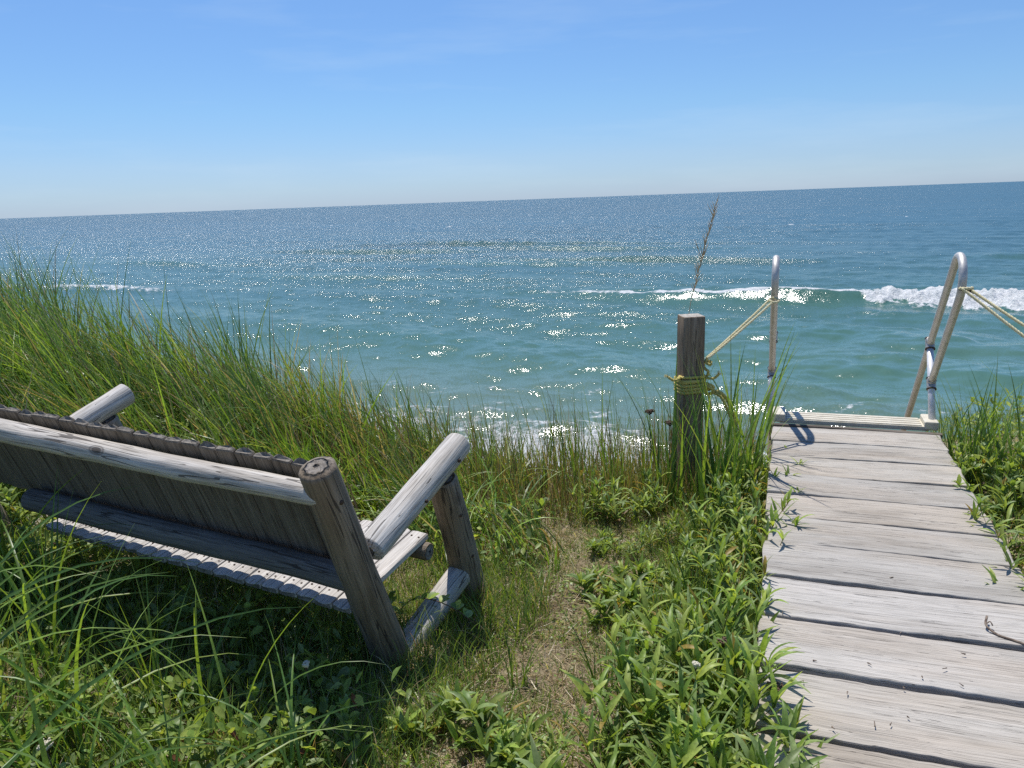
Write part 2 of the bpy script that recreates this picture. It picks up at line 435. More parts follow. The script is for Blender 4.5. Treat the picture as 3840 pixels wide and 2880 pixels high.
# ------------------------------------------------------------------ sea
SEA_Z = -5.4
SQ, CQ = math.sin(R(28)), math.cos(R(28))
def make_sea():
    hs = CAM[2] - SEA_Z
    dep = np.concatenate([np.linspace(R(23), R(1.2), 620), np.geomspace(R(1.19), R(0.012), 130)])
    rad = hs / np.tan(dep)
    az = np.linspace(R(-62), R(62), 1150)
    A, Rr = np.meshgrid(az, rad)
    X = Rr * np.sin(A); Y = Rr * np.cos(A)
    q = X * SQ + Y * CQ; l = X * CQ - Y * SQ
    r2 = np.random.default_rng(3)
    Z = np.zeros_like(X)
    fade = np.clip(1.6 - Rr / 500, 0.0, 1)
    # swell, bending and broken along the crest
    ph = 2.2 * np.sin(l / 31 + 0.4) + 1.2 * np.sin(l / 13 + 1.0) + 0.8 * np.sin(q / 40 + l / 57)
    am = 0.6 + 0.4 * np.sin(l / 23 + q / 37 + 2)
    Z += 0.17 * am * np.sin(2 * np.pi * q / 13.5 + ph) * np.clip((q - 18) / 18, 0, 1)
    Z += 0.10 * np.sin(2 * np.pi * q / 7.3 + 1.7 * ph + 0.6 * np.sin(l / 7))
    # chop
    for i in range(64):
        lam = 0.75 * (6.5 / 0.75) ** r2.random()
        th = r2.normal(0, 0.55)
        k = 2 * np.pi / lam
        kq, kl = k * np.cos(th), k * np.sin(th)
        a = 0.0035 * lam ** 1.0 * (0.6 + 0.8 * r2.random())
        p = kq * q + kl * l + r2.random() * 6.28
        cut = np.clip(2.2 - Rr / (lam * 75), 0, 1)
        s = np.sin(p)
        Z += a * cut * (s + 0.35 * np.cos(2 * p))
    gust = 0.75 + 0.35 * np.sin(X / 17 + 1.3 * np.sin(Y / 29)) * np.sin(Y / 23 + 0.9 * np.sin(X / 31))
    Z *= gust * fade
    # smooth random field for foam break up
    def field(seed, s0, n=5):
        rr = np.random.default_rng(seed); f = 0; am_ = 1; tot = 0
        for o_ in range(n):
            for _ in range(4):
                th = rr.random() * 6.28; k = 2 * np.pi / s0 * (0.7 + 0.6 * rr.random())
                f = f + am_ * np.sin(k * (q * np.cos(th) + l * np.sin(th)) + rr.random() * 6.28) / 4
            tot += am_; s0 /= 1.9; am_ *= 0.62
        return f / tot * 2
    fA = field(1, 6.0); fB = field(2, 2.0); fC = field(8, 24.0, 3)
    foam = np.zeros_like(X); green = np.zeros_like(X)
    # main breaker on the bar, whitewater to the right, thin spilling crest to the left
    qc = 53.2 + 0.9 * np.sin(l / 9.0) + 0.5 * np.sin(l / 4.1 + 1)
    d = q - qc
    env = np.clip((l + 44) / 30, 0, 1) * np.clip((60 - l) / 30, 0, 1)
    hgt = (0.32 + 0.46 * np.clip((l + 26) / 18, 0, 1)) * env
    prof = np.where(d > 0, np.exp(-(d / 3.6) ** 2), np.exp(-(d / 1.15) ** 2))
    broke = np.clip((l + 4.6 + 1.2 * fA) / 2.5, 0, 1) * env
    Z += hgt * prof * (1 - 0.28 * broke)
    green = np.maximum(green, env * np.exp(-((d + 0.7) / 1.5) ** 2) * 0.9)
    crest = np.clip(1.25 - np.abs(d + 0.1) / (0.33 + 0.25 * fB.clip(-0.5, 1)), 0, 1) * env * np.clip((l + 40) / 22, 0, 1) * np.clip(1.05 + 0.8 * fA, 0, 1)
    foam = np.maximum(foam, crest)
    white = broke * np.clip((d + 0.9 + 3.0 * np.clip((l + 5) / 11, 0, 1) + 0.8 * fB + 0.7 * fA) / 0.9, 0, 1) * np.clip((0.8 - d + 0.6 * fB) / 0.8, 0, 1)
    foam = np.maximum(foam, white)
    Z += white * (0.12 + 0.16 * fB + 0.16 * field(5, 0.95, 3))
    trail = broke * np.clip((d + 9) / 4, 0, 1) * np.clip((0.5 - d) / 2, 0, 1) * 0.30
    foam = np.maximum(foam, trail * (0.6 + 0.7 * fA).clip(0, 1.4))
    behind = env * np.exp(-((d - 9) / 2.2) ** 2) * np.clip((l - 2) / 8, 0, 1) * 0.36
    foam = np.maximum(foam, behind * (0.5 + fA).clip(0, 1.4))
    # left broken wave
    d2 = q - (46.5 + 0.8 * np.sin(l / 6)); e2 = np.clip((-53 - l) / 9, 0, 1)
    Z += 0.35 * e2 * np.exp(-(d2 / 1.8) ** 2)
    w2 = e2 * np.clip((d2 + 2 + fB) / 1, 0, 1) * np.clip((1.2 - d2 + fB) / 1, 0, 1)
    foam = np.maximum(foam, w2 * (0.40 + 0.4 * fA).clip(0, 0.55))
    # small green crests further out, to left and right
    for qq, l0, lw, hh in ((72, -92, 13, 0.55), (87, 22, 20, 0.55), (76, -38, 16, 0.3), (82, -32, 22, 0.5), (111, -55, 28, 0.5), (95, -70, 24, 0.4), (66, 30, 20, 0.3), (100, -40, 22, 0.35),
                           (40, -6, 11, 0.16), (34, -22, 10, 0.14), (33, 6, 8, 0.15), (46, 10, 12, 0.15), (60, -50, 12, 0.35)):
        dd = q - qq - 0.7 * np.sin(l / 5 + qq); ee = np.exp(-((l - l0) / lw) ** 2)
        Z += hh * ee * np.where(dd > 0, np.exp(-(dd / 2.6) ** 2), np.exp(-(dd / 1.1) ** 2))
        green = np.maximum(green, 0.8 * ee * np.exp(-((dd + 0.6) / 1.4) ** 2))
        foam = np.maximum(foam, (0.55 if hh > 0.5 else 0.28) * ee * np.clip(1.1 - np.abs(dd) / 0.35, 0, 1) * (fA > 0.25))
    # far white caps
    foam = np.maximum(foam, np.clip((field(21, 7.0, 4) - 1.02) * 2.5, 0, 0.8) * np.clip((Rr - 70) / 60, 0, 1) * np.clip(2 - Rr / 500, 0, 1))
    # wash on the shore: lace that thickens to solid foam
    wq = 20.6 + 2.6 * np.clip((l + 15) / 5, 0, 1) + 0.8 * np.sin(l / 3.7) + 0.8 * fC
    wash = np.clip((wq - q) / 4.5, 0, 1)
    foam = np.maximum(foam, np.clip(0.85 * wash ** 0.7 + 0.30 * fA * (wash > 0), 0, 0.8))
    ridge = np.exp(-((q - wq + 0.2) / 0.8) ** 2) + 0.8 * np.exp(-((q - wq - 2.6) / 0.9) ** 2)
    Z += 0.09 * ridge
    foam = np.maximum(foam, 0.42 * ridge * (0.5 + fB).clip(0, 1.3))
    shallow = np.clip((30 - q) / 10, 0, 1)
    ruf = np.interp(q, [18, 30, 45, 60, 90, 160, 400], [0.62, 0.68, 0.95, 1.30, 1.8, 2.2, 2.4])
    for qq, l0, lw, am_ in ((82, -34, 24, 1.7), (111, -55, 30, 1.7), (55, -33, 12, .9), (95, -70, 26, .8), (66, -44, 16, .7), (39, -13, 5, .55), (150, -60, 60, .2)):
        ruf = ruf + am_ * np.exp(-((l - l0) / lw) ** 2) * np.exp(-((q - qq - 1.5 * np.sin(l / 7 + qq)) / (1.2 + qq / 85)) ** 2) * (0.6 + 0.5 * fB)
    ruf = ruf * (1 - 0.5 * np.clip((l / q + 0.36) / 0.40, 0, 1)) * (1 - 0.55 * np.clip(green, 0, 1) * np.clip((l + 24) / 10, 0, 1))
    Z = Z + SEA_Z
    ny, nx = X.shape
    I = np.arange(nx * ny).reshape(ny, nx)
    Qd = np.stack([I[:-1, :-1], I[:-1, 1:], I[1:, 1:], I[1:, :-1]], -1).reshape(-1, 4)
    return np.stack([X, Y, Z], -1).reshape(-1, 3), Qd, foam.ravel(), green.ravel(), shallow.ravel(), q.ravel(), ruf.ravel()
V, Q, foam, green, shallow, qoff, ruf = make_sea()

RIP1, RIP2 = 0.62, 2.8
m, nt, out = new_mat('sea water')
geo = nt.nodes.new('ShaderNodeNewGeometry'); pos = geo.outputs['Position']
rot = (0, 0, R(28))
def qmap(sq, sl): return mapping(nt, mapping(nt, pos, (1, 1, 1), (0, 0, 0), rot), (sl, sq, 1))
qo = attr(nt, 'qoff', 'Fac')
qn = math_(nt, 'MULTIPLY', qo, 1 / 400.0)
patch = noise(nt, qmap(0.05, 0.016), 1.0, 3, 0.5)
qn2 = math_(nt, 'ADD', qn, math_(nt, 'MULTIPLY', math_(nt, 'SUBTRACT', patch, 0.5), 0.10))
base = ramp(nt, qn2, [(0.05, (0.080, 0.168, 0.120)), (0.13, (0.052, 0.132, 0.105)), (0.25, (0.036, 0.104, 0.106)), (0.45, (0.024, 0.094, 0.116)), (0.9, (0.016, 0.088, 0.120))])
base = mix(nt, base, (0.06, 0.15, 0.105), math_(nt, 'MULTIPLY', attr(nt, 'green', 'Fac'), 0.8))
base = mix(nt, base, (0.17, 0.20, 0.135), math_(nt, 'MULTIPLY', attr(nt, 'shallow', 'Fac'), 0.6))
b1 = noise(nt, qmap(1.6, 0.8), 1.0, 4, 0.6)
b2 = noise(nt, qmap(6.5, 3.4), 1.0, 4, 0.62)
def ncol(vec, det, rough):
    n = nt.nodes.new('ShaderNodeTexNoise'); n.inputs['Scale'].default_value = 1.0
    n.inputs['Detail'].default_value = det; n.inputs['Roughness'].default_value = rough
    nt.links.new(vec, n.inputs['Vector']); return n.outputs['Color']
def vm(op, a, b=None, scale=None):
    n = nt.nodes.new('ShaderNodeVectorMath'); n.operation = op
    for i, v in enumerate((a, b)):
        if v is None: continue
        if hasattr(v, 'is_linked'): nt.links.new(v, n.inputs[i])
        else: n.inputs[i].default_value = v
    if scale is not None: n.inputs['Scale'].default_value = scale
    return n.outputs[0]
# ripples tilt the surface directly: the same slopes near and far
sl = vm('ADD', vm('SCALE', vm('SUBTRACT', ncol(qmap(1.5, 0.7), 3, 0.6), (.5, .5, .5)), scale=RIP1), vm('SCALE', vm('SUBTRACT', ncol(qmap(24.0, 11.0), 3, 0.65), (.5, .5, .5)), scale=RIP2))
gust = noise(nt, qmap(0.16, 0.035), 1.0, 4, 0.65)
gust = math_(nt, 'ADD', math_(nt, 'MULTIPLY', gust, 0.6), math_(nt, 'MULTIPLY', noise(nt, qmap(0.05, 0.010), 1.0, 3, 0.6), 0.4))
gust = ramp(nt, gust, [(0.36, 0.5), (0.5, 0.9), (0.64, 1.5)])
sl = vm('MULTIPLY', vm('MULTIPLY', vm('MULTIPLY', sl, gust), attr(nt, 'ruf', 'Vector')), (1, 1, 0))
nr = vm('NORMALIZE', vm('ADD', geo.outputs['Normal'], sl))
fo = attr(nt, 'foam', 'Fac')
fn1 = noise(nt, qmap(3.2, 2.2), 1.0, 6, 0.65)
fn2 = noise(nt, qmap(11, 8), 1.0, 4, 0.7)
fn = math_(nt, 'ADD', math_(nt, 'MULTIPLY', fn1, 0.7), math_(nt, 'MULTIPLY', fn2, 0.4))
# foam shows where mask + texture exceed a level
fm = math_(nt, 'ADD', fo, math_(nt, 'MULTIPLY', math_(nt, 'SUBTRACT', fn, 0.55), 1.7))
fm = ramp(nt, fm, [(0.36, 0.0), (0.60, 1.0)])
fcut = ramp(nt, fo, [(0.02, 0.0), (0.10, 1.0)])
fm = math_(nt, 'MULTIPLY', fm, fcut)
wat = nt.nodes.new('ShaderNodeBsdfPrincipled')
nt.links.new(base, wat.inputs['Base Color']); nt.links.new(nr, wat.inputs['Normal'])
nt.links.new(ramp(nt, qn, [(0.08, 0.15), (0.4, 0.28), (1.0, 0.34)]), wat.inputs['Roughness']); wat.inputs['IOR'].default_value = 1.5; wat.inputs['Specular IOR Level'].default_value = 0.75
fmb = nt.nodes.new('ShaderNodeBsdfPrincipled')
nt.links.new(ramp(nt, fn, [(0.36, (0.36, 0.42, 0.44)), (0.50, (0.58, 0.62, 0.63)), (0.66, (0.80, 0.81, 0.81))]), fmb.inputs['Base Color'])
fmb.inputs['Roughness'].default_value = 0.8
nt.links.new(bump(nt, fn, 1.0, 0.3), fmb.inputs['Normal'])
ms = nt.nodes.new('ShaderNodeMixShader')
nt.links.new(fm, ms.inputs[0]); nt.links.new(wat.outputs[0], ms.inputs[1]); nt.links.new(fmb.outputs[0], ms.inputs[2])
nt.links.new(ms.outputs[0], out.inputs['Surface'])
M['sea'] = m
o = grid_mesh('sea', V, Q, M['sea'], fattrs={'foam': foam, 'green': green, 'shallow': shallow, 'qoff': qoff, 'ruf': ruf})
tag(o, 'blue green sea with a breaking wave and sun glitter', kind='structure')

# ------------------------------------------------------------------ wood builders
def frame_from(d):
    d = Vector(d).normalized()
    a = Vector((0, 0, 1)) if abs(d.z) < 0.9 else Vector((0, 1, 0))
    x = d.cross(a).normalized(); y = d.cross(x).normalized()
    return x, y, d

def add_log(mb, p0, p1, ra, rb, seed=0, bend=0.006, lump=0.03, na=30, nl=44, chamfer=0.35, end0=None, end1=None):
    """log from p0 to p1; end0/end1 = optional cut plane normals (world vectors) for sloped ends"""
    p0 = Vector(p0); p1 = Vector(p1)
    x, y, d = frame_from(p1 - p0); L = (p1 - p0).length
    rr = random.Random(seed); lump *= 1.35
    ph = [rr.random() * 6.28 for _ in range(12)]
    off = Vector((rr.random() * 20, rr.random() * 20, rr.random() * 20))
    verts = []; gps = []; faces = []; mis = []
    ts = [0, 0.004 / L, 0.012 / L] + [k / nl for k in range(1, nl)] + [1 - 0.012 / L, 1 - 0.004 / L, 1]
    ts = sorted(set(min(max(t, 0), 1) for t in ts))
    n = len(ts)
    for i, t in enumerate(ts):
        r = ra + (rb - ra) * t
        e = min(t, 1 - t) * L
        r *= 1 - chamfer * max(0, 1 - e / 0.012) ** 2 * 0.35
        bx = bend * math.sin(t * 3.1 + ph[0]) + bend * 0.4 * math.sin(t * 9 + ph[1])
        by = bend * math.sin(t * 2.7 + ph[2]) + bend * 0.4 * math.sin(t * 8 + ph[3])
        for j in range(na):
            a = 2 * math.pi * j / na
            k = 1 + lump * (0.5 * math.sin(2 * a + ph[4] + t * 1.5) + 0.35 * math.sin(3 * a + ph[5] - 2 * t) + 0.3 * math.sin(t * L * 9 + ph[6] + a)
                            + 0.25 * math.sin(t * L * 21 + 2 * a + ph[7]) + 0.22 * math.sin(7 * a + ph[8] + t) + 0.12 * math.sin(11 * a + ph[9]))
            ca, sa = math.cos(a) * r * k, math.sin(a) * r * k
            along = t * L
            if end0 is not None and t < 0.5:
                nn = Vector(end0); w_ = x * ca + y * sa
                along = along + (-(w_.dot(nn)) / d.dot(nn)) * (1 - min(1, t * L / 0.12))
            if end1 is not None and t > 0.5:
                nn = Vector(end1); w_ = x * ca + y * sa
                along = along + (-(w_.dot(nn)) / d.dot(nn)) * (1 - min(1, (1 - t) * L / 0.12))
            q = p0 + d * along + x * (ca + bx) + y * (sa + by)
            verts.append(q); gps.append((ca + off.x, sa + off.y, t * L + off.z))
    for i in range(n - 1):
        for j in range(na):
            a, b = i * na + j, i * na + (j + 1) % na
            faces.append((a, b, b + na, a + na)); mis.append(0)
    for row, sgn in ((0, -1), (n - 1, 1)):
        prev = [row * na + j for j in range(na)]
        cen = sum((verts[k] for k in prev), Vector()) / na
        for fr in (0.72, 0.4, 0.14):
            cur = []
            for j in range(na):
                q = cen.lerp(verts[row * na + j], fr) + d * (sgn * (0.003 * (1 - fr) + 0.0035 * math.sin(j * 1.7 + fr * 9 + seed)))
                cur.append(len(verts)); verts.append(q)
                g = gps[row * na + j]
                gps.append((off.x + (g[0] - off.x) * fr, off.y + (g[1] - off.y) * fr, g[2]))
            for j in range(na):
                f = (prev[j], cur[j], cur[(j + 1) % na], prev[(j + 1) % na]) if sgn > 0 else (prev[j], prev[(j + 1) % na], cur[(j + 1) % na], cur[j])
                faces.append(f); mis.append(1)
            prev = cur
        faces.append(tuple(prev) if sgn > 0 else tuple(prev[::-1])); mis.append(1)
    mb.add(verts, faces, gps, mis)

def add_plank(mb, cen, ax, ay, az, L, W, T, seed=0, bev=0.004, nl=14, nw=6, warp=0.003, endj=0.003, gaxis=0, endmi=0, edge_wear=0.0, round_end=0.0):
    """plank: ax along length, ay across, az thickness (unit vectors), centred at cen; the gp attribute runs along gaxis"""
    rr = random.Random(seed)
    ph = [rr.random() * 6.28 for _ in range(10)]
    off = [rr.random() * 30 for _ in range(3)]
    ax, ay, az, cen = Vector(ax), Vector(ay), Vector(az), Vector(cen)
    hw, ht = W / 2, T / 2
    # cross-section loop (v across, w thickness)
    sec = []
    for k in range(nw + 1):
        v = -hw + bev + (2 * hw - 2 * bev) * k / nw
        sec.append((v, ht))
    sec += [(hw - bev * 0.3, ht - bev * 0.3), (hw, ht - bev), (hw, -ht + bev), (hw - bev, -ht), (-hw + bev, -ht), (-hw, -ht + bev), (-hw, ht - bev), (-hw + bev * 0.3, ht - bev * 0.3)]
    ns = len(sec)
    us = [-L / 2, -L / 2 + bev] + [-L / 2 + L * k / nl for k in range(1, nl)] + [L / 2 - bev, L / 2]
    verts = []; gps = []; faces = []; mis = []
    for i, u in enumerate(us):
        endf = 1.0 if i in (0, len(us) - 1) else 0.0
        t = u / L
        for (v, w) in sec:
            vv = v * (1 - endf * bev / hw * 0.8); ww = w * (1 - endf * bev / ht * 0.6)
            wear = edge_wear * (math.sin(u * 17 + ph[3]) + 0.6 * math.sin(u * 43 + ph[4]) + 0.4 * math.sin(u * 91 + ph[5])) * (abs(v) / hw) ** 4 * (1 if v > 0 else -1)
            cup = warp * ((v / hw) ** 2 - 0.4) * math.sin(ph[0] + t * 2) + warp * math.sin(t * 4 + ph[1]) + warp * 0.7 * t * v / hw * math.sin(ph[2])
            uu = u + endj * math.sin(v / hw * 3 + ph[6 + (u > 0)]) * (abs(t) > 0.45)
            if round_end: uu -= math.copysign(round_end * (v / hw) ** 2, u) * (abs(t) > 0.44)
            q = cen + ax * uu + ay * (vv + wear) + az * (ww + cup)
            verts.append(q)
            g = [0, 0, 0]; oth = [k for k in range(3) if k != gaxis]
            g[gaxis] = u + off[0]; g[oth[0]] = v + off[1]; g[oth[1]] = w + off[2]
            gps.append(tuple(g))
    for i in range(len(us) - 1):
        for j in range(ns):
            a, b = i * ns + j, i * ns + (j + 1) % ns
            faces.append((a, a + ns, b + ns, b)); mis.append(0)
    faces.append(tuple(range(ns))); mis.append(endmi)
    faces.append(tuple(range((len(us) - 1) * ns, len(us) * ns))[::-1]); mis.append(endmi)
    mb.add(verts, faces, gps, mis, smooth=False)

def add_tube(mb, pts, r, na=14, caps=True, r_end=None, mi=0):
    pts = [Vector(p) for p in pts]
    n = len(pts)
    tan = [(pts[min(i + 1, n - 1)] - pts[max(i - 1, 0)]).normalized() for i in range(n)]
    x, y, _ = frame_from(tan[0])
    verts = []; faces = []
    for i in range(n):
        t = tan[i]
        x = (x - t * x.dot(t)).normalized(); y = t.cross(x)
        rr = r if r_end is None else r + (r_end - r) * i / (n - 1)
        for j in range(na):
            a = 2 * math.pi * j / na
            verts.append(pts[i] + x * (rr * math.cos(a)) + y * (rr * math.sin(a)))
    for i in range(n - 1):
        for j in range(na):
            a, b = i * na + j, i * na + (j + 1) % na
            faces.append((a, b, b + na, a + na))
    if caps:
        faces.append(tuple(range(na))[::-1]); faces.append(tuple(range((n - 1) * na, n * na)))
    mb.add(verts, faces, mi=mi)

def spline(ctrl, step=0.01):
    P = [Vector(c) for c in ctrl]
    P = [P[0] * 2 - P[1]] + P + [P[-1] * 2 - P[-2]]
    out = []
    for i in range(1, len(P) - 2):
        a, b, c, d = P[i - 1:i + 3]
        n = max(2, int((c - b).length / step))
        for k in range(n):
            t = k / n
            out.append(0.5 * ((2 * b) + (c - a) * t + (2 * a - 5 * b + 4 * c - d) * t * t + (3 * b - a - 3 * c + d) * t ** 3))
    out.append(P[-2])
    return out

def add_rope(mb, ctrl, r, pitch=None, fray0=False, fray1=False, mi=0):
    """three strand laid rope"""
    pitch = pitch or r * 7
    pts = spline(ctrl, r * 0.9)
    n = len(pts)
    tan = [(pts[min(i + 1, n - 1)] - pts[max(i - 1, 0)]).normalized() for i in range(n)]
    x, y, _ = frame_from(tan[0])
    fr = []
    s = 0
    for i in range(n):
        t = tan[i]; x = (x - t * x.dot(t)).normalized(); y = t.cross(x)
        if i: s += (pts[i] - pts[i - 1]).length
        fr.append((x.copy(), y.copy(), s))
    for k in range(3):
        st = []
        for i in range(n):
            a = fr[i][2] / pitch * 2 * math.pi + k * 2 * math.pi / 3
            st.append(pts[i] + fr[i][0] * (0.53 * r * math.cos(a)) + fr[i][1] * (0.53 * r * math.sin(a)))
        add_tube(mb, st, r * 0.56, na=7, mi=mi)
    for flag, idx in ((fray0, 0), (fray1, n - 1)):
        if flag:
            t = tan[idx] * (-1 if idx == 0 else 1)
            for q in range(16):
                v = (t + Vector((random.gauss(0, .45), random.gauss(0, .45), random.gauss(0, .45)))).normalized()
                p = pts[idx]
                add_tube(mb, [p, p + v * r * 1.6, p + v * r * 3.2 + Vector((0, 0, -r * random.random()))], r * 0.13, na=4, mi=mi)

# ------------------------------------------------------------------ boardwalk
D3 = Vector((D2[0], D2[1], 0)); P3 = Vector((P2[0], P2[1], 0)); UP = Vector((0, 0, 1))
bw = empty('boardwalk', tuple(sp_xyz(2.8, 0.5, -0.04)))
tag(bw, 'bleached grey plank boardwalk leading to the bluff edge', 'boardwalk')
inv_bw = Vector(bw.location)
gaps = [0.15, 0.50, 0.83, 1.16, 1.49, 1.83, 2.17, 2.52, 2.855, 3.185, 3.54, 3.86, 4.18, 4.50, 4.83, 5.14, 5.46]
for i in range(len(gaps) - 1):
    s0, s1 = gaps[i], gaps[i + 1]
    near = 1.0 - min(1, max(0, (s0 - 2.0) / 2.0))
    gw = 0.011 + 0.024 * near
    mb = MB()
    j = random.uniform(-0.008, 0.008)
    c = sp_xyz((s0 + s1) / 2, 0.495 + j * 0.5, -0.02 + random.uniform(-0.003, 0.003))
    ang = random.uniform(-0.010, 0.010)
    ax = (P3 + D3 * ang).normalized(); ay = (D3 - P3 * ang).normalized()
    add_plank(mb, Vector(c) - inv_bw, ax, ay, UP, 1.03 + random.uniform(-.008, .008), s1 - s0 - gw, 0.04, seed=100 + i, bev=0.005, nl=60, nw=8,
              warp=0.004, endj=0.006, gaxis=0, edge_wear=0.0022)
    mb.build('plank', M['plank'], bw)
for p in (0.10, 0.90):
    mb = MB()
    add_plank(mb, Vector(sp_xyz(2.8, p, -0.105)) - inv_bw, D3, P3, UP, 5.3, 0.045, 0.125, seed=7, gaxis=2, nl=10, nw=2)
    mb.build('joist', M['dark_wood'], bw)
# dark ledger board across the end
mb = MB()
add_plank(mb, Vector(sp_xyz(5.49, 0.5, -0.055)) - inv_bw, P3, D3, UP, 1.08, 0.045, 0.12, seed=9, gaxis=2, nl=10, nw=2)
mb.build('ledger', M['dark_wood'], bw)

# ------------------------------------------------------------------ stairway with tubular handrails
st = empty('stairway', tuple(sp_xyz(5.65, 0.5, 0)))
tag(st, 'beach stairs of beige treads with bent tubular metal handrails', 'stairs')
SO = Vector(st.location)
def S(s, p, z): return Vector(sp_xyz(s, p, z)) - SO
mb = MB()
add_plank(mb, S(5.665, 0.5, 0.008), P3, D3, UP, 0.95, 0.20, 0.03, seed=1, nl=4, nw=2, warp=0, endj=0, bev=0.003)
for k in range(4):
    add_plank(mb, S(5.59 + k * 0.05, 0.5, 0.026), P3, D3, UP, 0.86, 0.034, 0.008, seed=1, nl=2, nw=1, warp=0, endj=0, bev=0.002)
tt = mb.build('landing_tread', M['vinyl'], st)
for p in (0.02, 0.985):
    mb = MB()
    add_plank(mb, S(5.66, p, 0.03), P3, D3, UP, 0.085, 0.21, 0.06, seed=1, nl=2, nw=1, warp=0, endj=0, bev=0.008)
    mb.build('corner_bracket', M['vinyl'], st)
for k in range(1, 19):
    mb = MB()
    add_plank(mb, S(5.72 + 0.265 * k, 0.5, -0.28 * k), P3, D3, UP, 0.93, 0.24, 0.03, seed=1, nl=2, nw=2, warp=0, endj=0, bev=0.003)
    mb.build('tread', M['vinyl'], st)
for p in (0.0, 1.0):
    mb = MB()
    dv = (D3 * 0.687 - UP * 0.727).normalized(); nv = (D3 * 0.727 + UP * 0.687).normalized()
    add_plank(mb, S(8.1, p, -2.66), dv, P3, nv, 7.0, 0.03, 0.14, seed=2, nl=4, nw=1, warp=0, endj=0, gaxis=2)
    mb.build('stringer', M['alu'], st)

def handrail(p, ds):
    dz = -0.10 * ds
    def hs(a, e):   # a across the pair of tubes, e up the slope
        return (a * 0.727 - e * 0.686 + ds, a * 0.686 + e * 0.727 + dz)
    pts = []
    far = []
    for e in (-9.3, -7, -5, -4.2, -3.6, -3.2, -3.0, -2.88):
        s, z = hs(4.684, e); far.append(S(s, p, z))
    arc = []
    for k in range(1, 20):
        t = math.pi * k / 20
        s, z = hs(4.541 + 0.143 * math.cos(t), -2.865 + 0.15 * math.sin(t)); arc.append(S(s, p, z))
    near = []
    for e in (-2.88, -3.0, -3.3, -3.6, -3.765):
        s, z = hs(4.398, e); near.append(S(s, p, z))
    mb = MB(); add_tube(mb, far + arc + near, 0.0235, na=18)
    hr = mb.build('handrail', M['alu'], st)
    b = S(5.60 + ds * 0.9, p, 0.0); lc = near[-1]; uc = S(5.962 + ds, p, 0.524 + dz)
    mb = MB(); add_tube(mb, [b, lc, uc], 0.0225, na=18)
    mb.build('post', M['alu_pale'], hr)
    for q in (lc, uc):
        mb = MB()
        add_tube(mb, [q - (uc - lc).normalized() * 0.05, q - (uc - lc).normalized() * 0.048, q + (uc - lc).normalized() * 0.028, q + (uc - lc).normalized() * 0.03], 0.030, na=18)
        tdir = (arc[0] - far[0]).normalized()
        add_tube(mb, [q - tdir * 0.005, q + tdir * 0.035], 0.0285, na=18)
        mb.build('collar', M['fitting'], hr)
        mb = MB()
        for dd in (0.030, -0.05):
            c_ = q + (uc - lc).normalized() * dd
            add_tube(mb, [c_ - (uc - lc).normalized() * 0.003, c_ + (uc - lc).normalized() * 0.003], 0.0325, na=18)
        mb.build('clamp_ring', M['nail'], hr)
    return hr
LDS = 0.30
handrail(-0.045, LDS)
handrail(0.996, 0.0)

# ------------------------------------------------------------------ rope post and ropes
PX, PY = 1.117, 4.69
pr = empty('rope_post', (PX, PY, -0.35), R(6))
tag(pr, 'square brown timber post standing in grass left of the boardwalk', 'post')
def sq_post(parent, z0, z1, hw):
    mb = MB()
    ring = []
    for cx, cy, a0 in ((1, 1, 0), (-1, 1, 90), (-1, -1, 180), (1, -1, 270)):
        for k in range(5):
            a = R(a0 + 22.5 * k)
            ring.append((cx * (hw - 0.012) + 0.012 * math.cos(a), cy * (hw - 0.012) + 0.012 * math.sin(a)))
    n = len(ring)
    zs = [z0] + [z0 + (z1 - z0) * k / 12 for k in range(1, 12)] + [z1 - 0.006, z1]
    verts = []; gps = []
    for i, z in enumerate(zs):
        k = 0.96 if i == len(zs) - 1 else 1
        for (a, b) in ring: verts.append((a * k, b * k, z)); gps.append((a + 3, b + 8, z))
    faces = [(i * n + j, i * n + (j + 1) % n, (i + 1) * n + (j + 1) % n, (i + 1) * n + j) for i in range(len(zs) - 1) for j in range(n)]
    mi = [0] * len(faces)
    faces.append(tuple(range((len(zs) - 1) * n, len(zs) * n))); mi.append(1)
    mb.add(verts, faces, gps, mi)
    return mb.build('post_shaft', [M['post'], M['post_end']], parent)
sq_post(pr, -0.3, 1.22, 0.068)
tip = sp_xyz(0, 0, 0)
rp2 = empty('rope_post', tuple(sp_xyz(4.62, 1.62, -0.3)), R(15))
tag(rp2, 'second rope post in the grass right of the boardwalk', 'post')
sq_post(rp2, -0.3, 1.15, 0.068)

def wraps(cx, cy, z_list, hw, r, rz, start=0.0):
    """rounded square coil"""
    pts = []
    k = 0
    tot = len(z_list)
    for zi, z in enumerate(z_list):
        z2 = z_list[min(zi + 1, tot - 1)]
        for j in range(16):
            a = start + 2 * math.pi * j / 16
            c, s = math.cos(a), math.sin(a)
            m_ = max(abs(c), abs(s)); rad = min(hw / m_ , hw * 1.28) + r
            x, y = c * rad, s * rad
            pts.append((cx + x * math.cos(rz) - y * math.sin(rz), cy + x * math.sin(rz) + y * math.cos(rz), z + (z2 - z) * j / 16))
    return pts
def handle_pt(s, p, z): return Vector(sp_xyz(s, p, z))
hL = handle_pt(5.06 + LDS, -0.045, 0.895)
rope = empty('rope', (PX, PY, 0.4))
tag(rope, 'yellow rope knotted round the square post and tied to handrail', 'rope')
ro = Vector((PX, PY, 0.4))
def rl(pts): return [Vector(p) - ro for p in pts]
kx = Vector((PX + 0.098, PY - 0.02, 0.60))
mb = MB()
